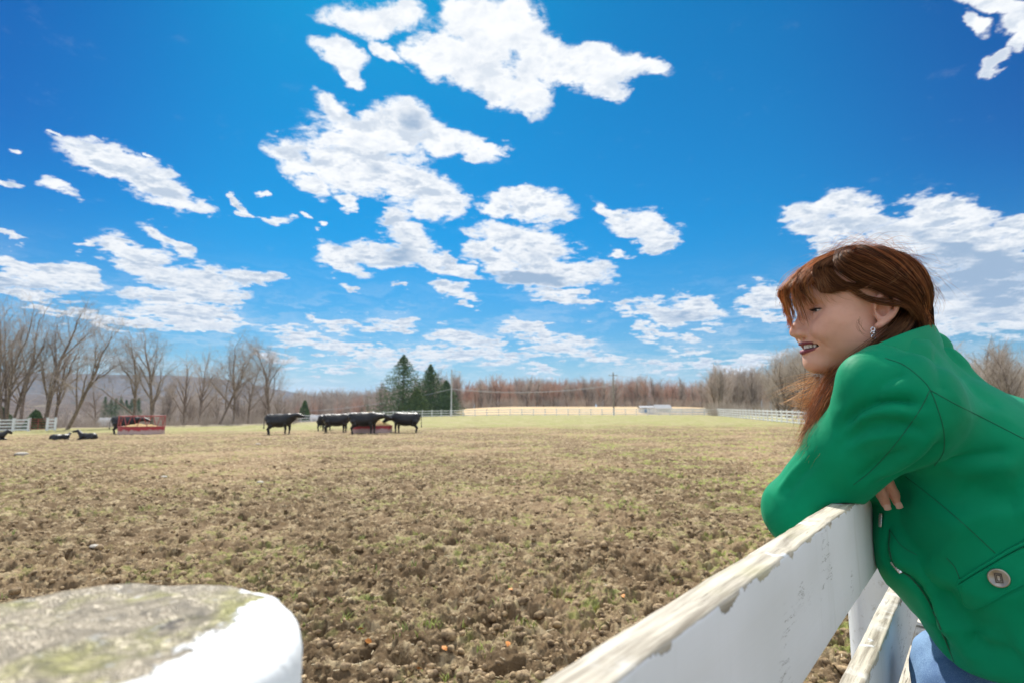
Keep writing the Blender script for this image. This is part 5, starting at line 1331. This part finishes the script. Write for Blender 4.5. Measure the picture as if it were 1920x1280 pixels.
# ---------------------------------------------------------------- fences, poles, buildings in the distance
def white_paint(N, b):
    co = objco(N); N.put(b.inputs['Base Color'], N.mix(N.ramp(N.noise(co, 1.5, 4, .6), .4, .7), (.74, .75, .76), (.60, .61, .60))); b.inputs['Roughness'].default_value = .55
M_WHITE = mat('white fence paint', build=white_paint)
def field_fence(name, P0, P1, label, n, rails=4, h=1.35, rw=.13, post=.13, skip=(), cat='fence', cap=False):
    P0, P1 = Vector(P0), Vector(P1); e = empty(name, (P0.x, P0.y, gb(P0.x, P0.y)), 0, label=label, cat=cat); o0 = e.location.copy(); pts = []
    for k in range(n+1):
        q = P0.lerp(P1, k/n); pts.append(Vector((q.x, q.y, gb(q.x, q.y))))
    for k, p in enumerate(pts):
        m = MB(); m.box(p-o0+Vector((0, 0, h/2)), (post, post, h+.1), Matrix.Rotation(math.atan2(P1.y-P0.y, P1.x-P0.x), 3, 'Z'), .01)
        if cap: m.box(p-o0+Vector((0, 0, h+.09)), (post+.04, post+.04, .05), None, .01)
        m.obj('post', M_WHITE, e)
    for j in range(rails):
        m = MB(); z = h*(j+.62)/rails-.03
        for k in range(n):
            if k in skip: continue
            a, b = pts[k]-o0, pts[k+1]-o0; d = (b-a).normalized()*post*.5; m.beam(a+d+Vector((0, 0, z)), b-d+Vector((0, 0, z)), .035, rw)
        m.obj('rail', M_WHITE, e)
    return e
def gxy(px, Y): return (xat(px, Y), Y, 0)
field_fence('rail_fence', gxy(545, 104), gxy(845, 112), 'white rail fence from the cone-shaped evergreen to the pale pole', 16, rails=3)
field_fence('rail_fence', gxy(846, 112.4), gxy(1150, 116), 'white rail fence along the back of the field between the two utility poles', 14, rails=3)
field_fence('rail_fence', gxy(1152, 116), gxy(1342, 112), 'white rail fence along the back of the field right of the brown utility pole', 9, rails=3)
field_fence('rail_fence', gxy(1343, 111.5), gxy(1570, 47), 'white four-rail fence down the right side of the field towards the woman', 30, rails=4, h=1.4, rw=.15)
field_fence('rail_fence', gxy(1215, 138), gxy(1345, 126), 'white panel fence beyond the back fence, right of the blue-doored shed', 6, rails=5, h=1.5, rw=.2)
field_fence('rail_fence', gxy(-30, 59), gxy(57, 59), 'white four-rail fence at the far left edge, left of the red gate', 3, rails=4, h=1.3, rw=.14, post=.2)
field_fence('rail_fence', gxy(91, 59), gxy(106, 59.5), 'short end piece of white fence right of the red gate', 1, rails=4, h=1.3, rw=.14, post=.2)
M_REDP = mat('red enamel', build=vary((.30, .035, .035), (.42, .09, .07), 5, .5))
x0, x1 = xat(58.5, 59), xat(89.5, 59); e = empty('pipe_gate', (x0, 59, gb(x0, 59)), 0, label='dark red pipe gate between the pieces of white fence at far left', cat='gate')
m = MB()
for z in (.25, .5, .75, 1.0, 1.22): m.tube([(0, 0, z), (x1-x0, 0, z)], .025, 6)
m.obj('bars', M_REDP, e); m = MB(); m.tube([(0, 0, .2), (0, 0, 1.25)], .03, 6); m.tube([(x1-x0, 0, .2), (x1-x0, 0, 1.25)], .03, 6); m.tube([((x1-x0)/2, 0, .2), ((x1-x0)/2, 0, 1.25)], .022, 6); m.obj('frame', M_REDP, e)
M_PALE = mat('pale weathered pole', (.48, .50, .50), .7); M_POLE = mat('weathered pole wood', build=vary((.20, .17, .14), (.33, .29, .24), 4, .9)); M_WIRE = mat('cable', (.45, .46, .48), .5)
def pole(px, Y, top, m, label, arm):
    x = xat(px, Y); z = gb(x, Y); H = at(px, top, Y).z-z; e = empty('utility_pole', (x, Y, z), 0, label=label, cat='utility pole')
    t = MB(); t.tube([(0, 0, -.3), (0, 0, H)], [.17, .11], 10); t.obj('pole', m, e)
    if arm == 'lamp':
        t = MB(); t.tube([(0, 0, H-.5), (.7, 0, H-.35), (1.5, -.1, H-.45)], .04, 6); t.obj('lamp_arm', M_PALE, e); t = MB(); t.box((1.7, -.1, H-.52), (.6, .25, .14), None, .04); t.obj('lamp_head', mat('lamp housing', (.4, .42, .44), .4), e)
    else:
        t = MB(); t.beam((-.9, 0, H-.7), (.9, 0, H-.7), .10, .12); t.obj('crossarm', m, e)
        for q in (-.8, .8, .3): t = MB(); t.tube([(q, 0, H-.64), (q, 0, H-.45)], [.04, .05], 8); t.obj('insulator', mat('glass insulator', (.3, .35, .35), .2), e)
    return Vector((x, Y, z+H)), H
t1, H1 = pole(846, 119, 692, M_PALE, 'pale utility pole with a lamp arm beside the spruces', 'lamp')
t2, H2 = pole(1151, 121, 697, M_POLE, 'brown wooden utility pole in the middle of the back fence', 'arm')
def wire(a, b, sag, label, r=.035):
    pts = [a.lerp(b, t)-Vector((0, 0, sag*4*t*(1-t))) for t in np.linspace(0, 1, 24)]; m = MB(); m.tube([p-a for p in pts], r, 5); o = m.obj('overhead_cable', M_WIRE, label=label, cat='cable', smooth=True); o.location = a
wire(t1-Vector((0, 0, H1*.42)), t2-Vector((0, 0, H2*.30)), 1.1, 'overhead cable sagging between the two utility poles', .05)
wire(t1-Vector((0, 0, H1*.42)), Vector(at(566, 770, 150)), .9, 'overhead cable running down to the left from the pale pole past the spruces', .045)
wire(t2-Vector((0, 0, .7)), Vector(at(1480, 715, 190)), 1.2, 'overhead cable leading right from the top of the brown pole', .03)
M_ROOFG = mat('grey shingles', build=vary((.30, .31, .32), (.42, .43, .43), 3, .8)); M_WALLW = mat('white siding', build=vary((.66, .68, .70), (.76, .77, .78), 1, .7)); M_BLUE = mat('blue door paint', (.07, .20, .42), .5); M_WIN = mat('dark window glass', (.03, .04, .05), .1)
def house(px, Y, w, d, h, rh, label, wall=M_WALLW, roof=M_ROOFG, rot=0, name='house', door=None, wins=2, z=None):
    x = xat(px, Y); z = gb(x, Y) if z is None else z; e = empty(name, (x, Y, z), rot, label=label, cat=name.replace('_', ' ')); m = MB(); m.box((0, 0, h/2-.5), (w, d, h+1)); m.add([(-w/2, -d/2, h), (-w/2, d/2, h), (-w/2, 0, h+rh), (w/2, -d/2, h), (w/2, d/2, h), (w/2, 0, h+rh)], [(0, 1, 2), (3, 5, 4)]); m.obj('wall', wall, e)
    m = MB(); o = .3; t = .12
    for s in (-1, 1): m.add([(-w/2-o, 0, h+rh+t), (w/2+o, 0, h+rh+t), (w/2+o, s*(d/2+o), h-rh*o/(d/2)+t), (-w/2-o, s*(d/2+o), h-rh*o/(d/2)+t), (-w/2-o, 0, h+rh+.01), (w/2+o, 0, h+rh+.01), (w/2+o, s*(d/2+o), h-rh*o/(d/2)+.01), (-w/2-o, s*(d/2+o), h-rh*o/(d/2)+.01)], [(0, 1, 2, 3), (4, 7, 6, 5), (3, 2, 6, 7), (0, 3, 7, 4), (1, 5, 6, 2)])
    m.obj('roof', roof, e)
    if door: m = MB(); m.box((0, -d/2-.03, h*.42), (w*.42, .06, h*.8)); m.obj('door', door, e)
    for k in range(wins): m = MB(); m.box(((k+.5)/wins*w*.8-w*.4+(.0 if not door else w*.05), -d/2-.025, h*.6), (min(.9, w*.12), .05, h*.3)); m.obj('window', M_WIN, e)
house(1211, 150, 3.2, 3, 1.35, .4, 'small white shed with a blue door beyond the back fence', name='shed', door=M_BLUE, wins=0)
house(1241, 158, 4.0, 4, .9, 1.0, 'pale low house with a grey gable roof right of the blue-doored shed', wins=2)
M_ROOFT = mat('tan shingles', build=vary((.40, .36, .30), (.52, .47, .40), 3, .8))
house(676, 170, 7, 6, 5.6, 2.0, 'house with a tan roof showing just above the cows\' backs', roof=M_ROOFT, z=-6.5)
house(783, 165, 9, 7, 5.2, 2.2, 'pale house half hidden behind the tallest spruce', roof=M_ROOFG, rot=.4, z=-5.0)
house(228, 150, 9, 8, 5.0, 2.0, 'long low barn with a pale roof behind the left red feeder', name='barn', wall=mat('barn boards', build=vary((.26, .25, .25), (.36, .34, .33), 2, .8)), rot=.25, z=gb(xat(225, 150), 150)-1.6)
m = MB(); m.tube([(0, -.95, .7), (0, -.85, .7), (0, .85, .7), (0, .95, .7)], [.35, .6, .6, .35], 16); e = empty('propane_tank', (xat(592, 108), 108, gb(xat(592, 108), 108)), 1.4, label='white rounded tank just right of the cone-shaped evergreen', cat='tank'); m.obj('tank', M_WALLW, e, smooth=True)
m = MB(); m.box((0, -.6, .08), (.5, .2, .3)); m.box((0, .6, .08), (.5, .2, .3)); m.obj('foot', M_PALE, e)
# ---------------------------------------------------------------- cattle and feeders
def coat(N, b):
    co = objco(N); n = N.noise(co, 5, 4, .6); N.put(b.inputs['Base Color'], N.mix(N.ramp(n, .4, .7), (.0035, .003, .003), (.012, .009, .007))); b.inputs['Roughness'].default_value = .42; b.inputs['Specular IOR Level'].default_value = .5
    N.put(b.inputs['Normal'], N.new('ShaderNodeBump', {'Strength': .6, 'Distance': .03, 'Height': N.noise(co, 9, 5, .6)}))
M_COAT = mat('black coat', build=coat); M_PATCH = mat('white hair', (.75, .70, .62), .8)
def legs(s, zb=.0):
    """x forward; hooves on z=0"""
    for q in (-1, 1):
        fx = .52+.05*q
        s.chain([(fx-.02, q*.17, .72), (fx+.02, q*.17, .42), (fx, q*.17, .22), (fx+.01, q*.17, .05)], [.125, .065, .045, .05], .04); s.cone((fx+.01, q*.17, .06), (fx+.05, q*.17, .02), .05, .048, .02)
        hx = -.74-.07*q
        s.chain([(hx+.06, q*.18, .80), (hx+.14, q*.19, .62), (hx-.07, q*.18, .40), (hx-.02, q*.18, .20), (hx, q*.18, .05)], [.20, .13, .06, .045, .05], .05); s.cone((hx, q*.18, .06), (hx+.04, q*.18, .02), .05, .048, .02)
def head_at(s, n0, p, d):
    """neck from n0 to the poll p, head pointing along d"""
    p = np.array(p, float); d = unit(np.array(d, float)); s.cone(n0, p, .23, .135, .12)
    side = np.array([-d[1], d[0], 0]); side = unit(side) if np.linalg.norm(side) > .01 else np.array([0, 1., 0]); up = np.cross(d, side)
    s.chain([p, p+d*.22, p+d*.46], [.135, .11, .075], .04); s.cone(p+d*.42, p+d*.47-up*.01, .080, .075, .02); s.cone(p+d*.1-up*.07, p+d*.40-up*.05, .07, .055, .04)
    for q in (-1, 1): s.cone(p-d*.01+side*q*.12+up*.03, p-d*.05+side*q*.27+up*.0, .032, .012, .02)
def cow_mesh(kind):
    s = SDF((-1.35, -.65, -.05), (1.75, .65, 1.75), .026)
    if kind.startswith('lie'):
        s.ell((-.35, 0, .42), (.62, .40, .36), k=.05); s.ell((.30, 0, .44), (.48, .33, .34), k=.12); s.ell((-.62, .05, .42), (.36, .34, .33), k=.1)
        for q in (-1, 1):
            s.chain([(.45, q*.22, .25), (.82, q*.22, .13), (.55, q*.26, .06)], [.13, .06, .05], .05); s.chain([(-.65, q*.28, .30), (-.25, q*.42, .18), (-.62, q*.44, .07)], [.20, .10, .05], .06)
        if kind == 'lie_curl': head_at(s, (.62, .05, .50), (.85, .28, .80), (.1, .9, -.4))
        else: head_at(s, (.60, 0, .55), (.98, .05, .98), (1, .15, -.22))
        s.chain([(-.93, 0, .55), (-1.0, .1, .25), (-.9, .25, .06)], [.03, .022, .03], .03)
        return s
    s.ell((-.05, 0, .93), (.80, .35, .41), k=.05); s.ell((-.66, 0, 1.03), (.36, .29, .31), k=.12); s.ell((.50, 0, 1.02), (.36, .27, .36), k=.14); s.ell((-.05, 0, .82), (.55, .31, .27), k=.12)
    s.cone((-.85, 0, 1.24), (.55, 0, 1.27), .09, .09, .12)                      # straight back line
    for q in (-1, 1): s.ell((-.80, q*.16, 1.24), (.10, .08, .07), k=.06)
    legs(s)
    s.ell((-.50, 0, .62), (.17, .14, .13), k=.06)                              # udder
    s.chain([(-1.0, 0, 1.22), (-1.09, 0, 1.05), (-1.10, 0, .68), (-1.12, .02, .45)], [.04, .025, .02, .045], .03)
    if kind == 'up': head_at(s, (.66, 0, 1.15), (1.18, 0, 1.30), (1, .12, -.22)); s.cone((.72, 0, .88), (1.02, 0, 1.05), .10, .08, .10)
    elif kind == 'down': head_at(s, (.68, 0, 1.08), (1.18, 0, .98), (.8, 0, -.55))
    elif kind == 'eat': head_at(s, (.68, 0, 1.10), (1.22, 0, 1.16), (.9, .1, -.30))
    return s
CM = {}
for kd in ('up', 'down', 'eat', 'lie_out', 'lie_curl'):
    P, F = cow_mesh(kd).mesh(); P = smooth_mesh(P, F, 2)
    if not kd.startswith('lie'): P = P+vnormals(P, F)*(.012*fbm(P[:, 0]*3, P[:, 1]*3, P[:, 2]*3, 2))[:, None]
    o = mesh_obj('cow', P, F, M_COAT, smooth=True); CM[kd] = o.data; bpy.data.objects.remove(o)
def cow(kd, px, Y, rz, label, s=1.0, dz=-.04, name='cow', patch=None):
    x = xat(px, Y); o = bpy.data.objects.new(name, CM[kd]); COL.objects.link(o); o.location = (x, Y, gb(x, Y)+dz); o.rotation_euler = (0, 0, math.radians(rz)); o.scale = (s, s, s)
    tag(o, label, 'cow', 'black cattle in the paddock')
    if patch is not None:
        bm = bmesh.new(); bmesh.ops.create_icosphere(bm, subdivisions=2, radius=1); mesh_obj('face_patch', [(patch[0]+v.co.x*patch[3], patch[1]+v.co.y*patch[4], patch[2]+v.co.z*patch[5]) for v in bm.verts], [tuple(v.index for v in f.verts) for f in bm.faces], M_PATCH, o, smooth=True); bm.free()
    # ear tag and hooves are too small to show at this distance
    return o
cow('up', 526, 40, -8, 'black cow standing alone in side view, facing right, left of the cattle group', 1.08)
cow('eat', 633, 42.2, 6, 'black cow second from left of the group, its head hidden behind the nearest cow', 1.04)
cow('eat', 684, 39.6, -4, 'nearest black cow of the group, with a pale mark on its muzzle', 1.12, patch=(1.60, .045, 1.03, .075, .06, .085))
cow('down', 760, 40.6, 172, 'black cow at the right end of the group, facing left towards the others', 1.08)
cow('up', 611, 47, 80, 'black cow seen end-on far behind the group, only its narrow rump showing at the left', .98)
cow('eat', 238, 45.0, 8, 'black cow behind the left red feeder with its head inside the bars', 1.05)
cow('lie_curl', 118, 34.5, 50, 'black cow lying curled, the middle of the three lying cows', .54)
cow('lie_out', 168, 34.8, 178, 'black cow lying with its head raised to the left, nearest the red feeder', .60)
cow('lie_curl', -8, 35, 10, 'black cow lying at the left edge of the picture, only its end in view', .75)
def feeder_red(N, b):
    co = objco(N); z = N.new('ShaderNodeSeparateXYZ', {0: co}).outputs[2]; n = N.noise(co, 3.5, 6, .7)
    worn = N.ramp(N.math('ADD', z, N.math('MULTIPLY', N.math('SUBTRACT', n, .5), .7)), .42, .30)
    c = N.mix(worn, (.40, .035, .045), (.50, .36, .33)); N.put(b.inputs['Base Color'], c); b.inputs['Roughness'].default_value = .5
M_FEED = mat('worn red feeder paint', build=feeder_red)
M_HAY = mat('hay', build=vary((.34, .22, .08), (.62, .45, .20), 9, .95, bump=.05, bscale=40))
def feeder(px, Y, rx, ry, label, hp=.62, ht=1.42, hay=.75, top=True):
    x = xat(px, Y); e = empty('hay_feeder', (x, Y, gb(x, Y)-.03), 0, label=label, cat='cattle feeder'); n = 40; V = []
    for (r, z) in ((1, 0), (1, hp), (.975, hp), (.975, 0)): V += [(rx*r*math.cos(6.2832*k/n), ry*r*math.sin(6.2832*k/n), z) for k in range(n)]
    F = [(a*n+k, a*n+(k+1) % n, ((a+1) % 4)*n+(k+1) % n, ((a+1) % 4)*n+k) for a in range(4) for k in range(n)]; mesh_obj('panel', V, F, M_FEED, e)
    def ring(z, r=.03):
        m = MB(); m.tube([(rx*math.cos(6.2832*k/n), ry*math.sin(6.2832*k/n), z) for k in range(n+1)], r, 6, cap=False); m.obj('ring', M_REDP, e, smooth=True)
    ring(hp+.02, .035)
    if top:
        ring(ht, .04); m_ = 14
        for k in range(m_):
            a, b_ = 6.2832*k/m_, 6.2832*(k+(.42 if k % 2 else -.42))/m_; m = MB(); m.tube([(rx*math.cos(a), ry*math.sin(a), hp), (rx*math.cos(b_), ry*math.sin(b_), ht)], .026, 6); m.obj('bar', M_REDP, e)
    return e, x, Y
def hay(x, Y, z, rx, ry, h, label, seed):
    n, V = 36, []; rs = np.linspace(0, 1, 10)
    for r in rs:
        for k in range(n):
            a = 6.2832*k/n; X, Y_ = rx*r*math.cos(a), ry*r*math.sin(a); V.append((X, Y_, h*(1-r*r)*.7+h*.3+.16*float(fbm(np.array([X*2+seed]), np.array([Y_*2]), None, 3)[0])))
    b0 = len(V); V += [(rx*math.cos(6.2832*k/n), ry*math.sin(6.2832*k/n), -.4) for k in range(n)]
    F = [(i*n+k, i*n+(k+1) % n, (i+1)*n+(k+1) % n, (i+1)*n+k) for i in range(10) for k in range(n)]
    o = mesh_obj('hay_heap', V, F, M_HAY, smooth=True, label=label, cat='hay'); o.location = (x, Y, z); return o
_, x, Y = feeder(268, 43.5, 1.62, 1.2, 'red ring hay feeder with slanted bars, alone on the left of the paddock'); hay(x, Y, gb(x, Y)+.45, 1.5, 1.1, .32, 'straw-coloured hay inside the left red feeder', 1)
_, x, Y = feeder(698, 41.0, 1.45, .9, 'low worn red hay feeder almost hidden behind the legs of the grouped cows', hp=.55, top=False); hay(x, Y, gb(x, Y)+.40, 1.35, .85, .5, 'heap of hay in the low feeder between the facing cows', 5)
hay(xat(693, 58), 58, gb(xat(693, 58), 58)+.2, 1.1, .9, 1.25, 'round mound of hay seen above the backs of the grouped cows', 8)
# small litter and shoots near the camera
def grass():
    R = np.random.default_rng(8); Vs, Fs = [], []; off = 0; n = 0
    while n < 520:
        Y = 3+R.random()**1.6*22; px = R.uniform(-60, 1700); x = xat(px, Y)
        if pnoise(np.array([x*.55]), np.array([Y*.55]))[0] < -.02-.18*(px > 1000): continue
        n += 1; z = gz(x, Y); k = R.integers(5, 13)
        for j in range(k):
            a = R.uniform(0, 6.28); L = R.uniform(.025, .07); o = np.array([x, Y, z])+np.array([R.normal(0, .03), R.normal(0, .03), -.006]); d = np.array([math.cos(a)*.6, math.sin(a)*.6, 1])*L; s = np.array([-math.sin(a), math.cos(a), 0])*.004
            Vs += [o-s, o+s, o+d*.6+s*.8, o+d*.6-s*.8, o+d+np.array([math.cos(a), math.sin(a), -.2])*L*.25]; Fs += [(off, off+1, off+2, off+3), (off+3, off+2, off+4)]; off += 5
    mesh_obj('grass', np.array(Vs), Fs, mat('young grass', build=vary((.16, .24, .03), (.34, .40, .07), 3, .6)), label='sparse yellow-green shoots growing in the trampled mud', cat='grass', kind='stuff')
grass()
def straw():
    R = np.random.default_rng(18); V, F = [], []; off = 0
    for k in range(2600):
        Y = 3+R.random()**1.5*16; x = xat(R.uniform(-60, 1650), Y); z = gz(x, Y)+.006; a = R.uniform(0, 3.14); L = R.uniform(.02, .075); d = np.array([math.cos(a), math.sin(a), R.normal(0, .22)])*L; s = np.array([-math.sin(a), math.cos(a), .3])*.0022
        o = np.array([x, Y, z]); V += [o-d/2-s, o-d/2+s, o+d/2+s, o+d/2-s]; F.append((off, off+1, off+2, off+3)); off += 4
    mesh_obj('straw_litter', np.array(V), F, mat('straw', build=vary((.42, .33, .17), (.72, .62, .42), 2, .8)), label='loose bits of straw strewn over the mud', cat='straw', kind='stuff')
straw()
def clods():
    """crumbs of earth lying on the surface"""
    R = np.random.default_rng(28); bm = bmesh.new(); bmesh.ops.create_icosphere(bm, subdivisions=1, radius=1); bv = np.array([tuple(v.co) for v in bm.verts]); bf = np.array([[v.index for v in f.verts] for f in bm.faces]); bm.free(); V, F = [], []
    for k in range(9000):
        Y = 2.9+R.random()**1.7*16; x = xat(R.uniform(-80, 1650), Y); z = gz(x, Y); r = R.uniform(.008, .03)*(1+.9*(R.random() < .1)); q = bv*(1+R.normal(0, .22, (len(bv), 1)))*r*np.array([1, 1, .75])
        V.append(q+[x, Y, z+r*.25]); F.append(bf+k*len(bv))
    mesh_obj('clods', np.concatenate(V), np.concatenate(F), mat('earth clods', build=vary((.13, .085, .045), (.46, .33, .18), 22, .95, bump=.004, bscale=120)), label='crumbs of dry earth on the trampled mud', cat='earth', kind='stuff')
clods()
M_LEAF = mat('orange leaf', build=vary((.55, .17, .03), (.75, .32, .06), 30, .7)); M_STONE = mat('pale stone', build=vary((.40, .35, .28), (.58, .53, .44), 12, .8))
LEAVES = [(787, 1270, 'orange dead leaf at the bottom edge of the mud, left of the rail'), (952, 1237, 'orange dead leaf close to the rail at the bottom'), (690, 1219, 'rusty dead leaf nearest the big post'), (957, 1136, 'small reddish dead leaf uppermost on the mud near the rail'), (833, 1240, 'brownish-pink dead leaf between the two orange ones'), (1169, 1137, 'orange-brown dead leaf beside the middle of the top rail'), (677, 1195, 'small dark red dead leaf in a hollow right of the big post')]
for k, (px, py, lab) in enumerate(LEAVES):
    d = dirpx(px, py); Y = -CAMZ/d.z*d.y; x = xat(0, 0)*0+d.x/d.y*Y; z = gz(x, Y)+.02; R = random.Random(k); V = []; n = 14; S_ = .026
    for i in range(n+1):
        t = i/n; w = math.sin(t*3.14)**.8*.42*(1+.25*math.sin(t*22)); cur = .25*t*(1-t)
        V += [((t-.5)*2*S_, -w*S_*1.6, cur*S_*3+.5*w*w*S_), ((t-.5)*2*S_, 0, cur*S_*3), ((t-.5)*2*S_, w*S_*1.6, cur*S_*3+.5*w*w*S_)]
    F = [(3*i+j, 3*i+j+1, 3*i+4+j, 3*i+3+j) for i in range(n) for j in (0, 1)]
    o = mesh_obj('fallen_leaf', V, F, M_LEAF, label=lab, cat='leaf', smooth=True); o.location = (x, Y, z); o.rotation_euler = (R.uniform(-.5, .9), R.uniform(-.4, .4), R.uniform(0, 6))
STONES = [(484, 831, .09, 'white stone on the mud below the lone standing cow'), (178, 1027, .045, 'pale stone low on the left of the mud'), (306, 906, .06, 'pale flat stone left of centre on the mud'), (488, 903, .06, 'pale stone under the lone standing cow, halfway down the mud'), (788, 812, .08, 'small white stone right of the hooves of the right-hand cow'), (40, 854, .16, 'pale flat slab on the mud at the left edge'), (1137, 1099, .02, 'curled pale chip on the mud left of the top rail')]
for k, (px, py, r, lab) in enumerate(STONES):
    d = dirpx(px, py); Y = -(CAMZ+.15)/d.z*d.y; x = d.x/d.y*Y
    for _ in range(6): Y = (gz(x, Y)-CAMZ)/d.z*d.y; x = d.x/d.y*Y
    bm = bmesh.new(); bmesh.ops.create_icosphere(bm, subdivisions=3, radius=1); R = np.random.default_rng(k); V = np.array([tuple(v.co) for v in bm.verts]); F = [tuple(v.index for v in f.verts) for f in bm.faces]; bm.free()
    V = V*(1+.35*fbm(V[:, 0]+k, V[:, 1], V[:, 2], 3))[:, None]*np.array([1.4, 1, .55])*r
    o = mesh_obj('stone', V, F, M_STONE, label=lab, cat='stone', smooth=True); o.location = (x, Y, gz(x, Y)+r*.25)
# ---------------------------------------------------------------- the air
hm = bpy.data.materials.new('haze'); hm.use_nodes = True; N = NT(hm.node_tree); N.n.clear()
pv = N.new('ShaderNodeVolumePrincipled', {'Color': (.48, .72, 1.0, 1), 'Density': .00015, 'Anisotropy': 0.0}); N.new('ShaderNodeOutputMaterial', {'Volume': pv.outputs[0]})
m = MB(); lo, hi = Vector((-4500, -600, -60)), Vector((4500, 3900, 150)); m.box((lo+hi)/2, tuple(hi-lo)); hz = m.obj('haze', hm, kind='stuff', label='thin blue haze over the whole place', cat='haze')
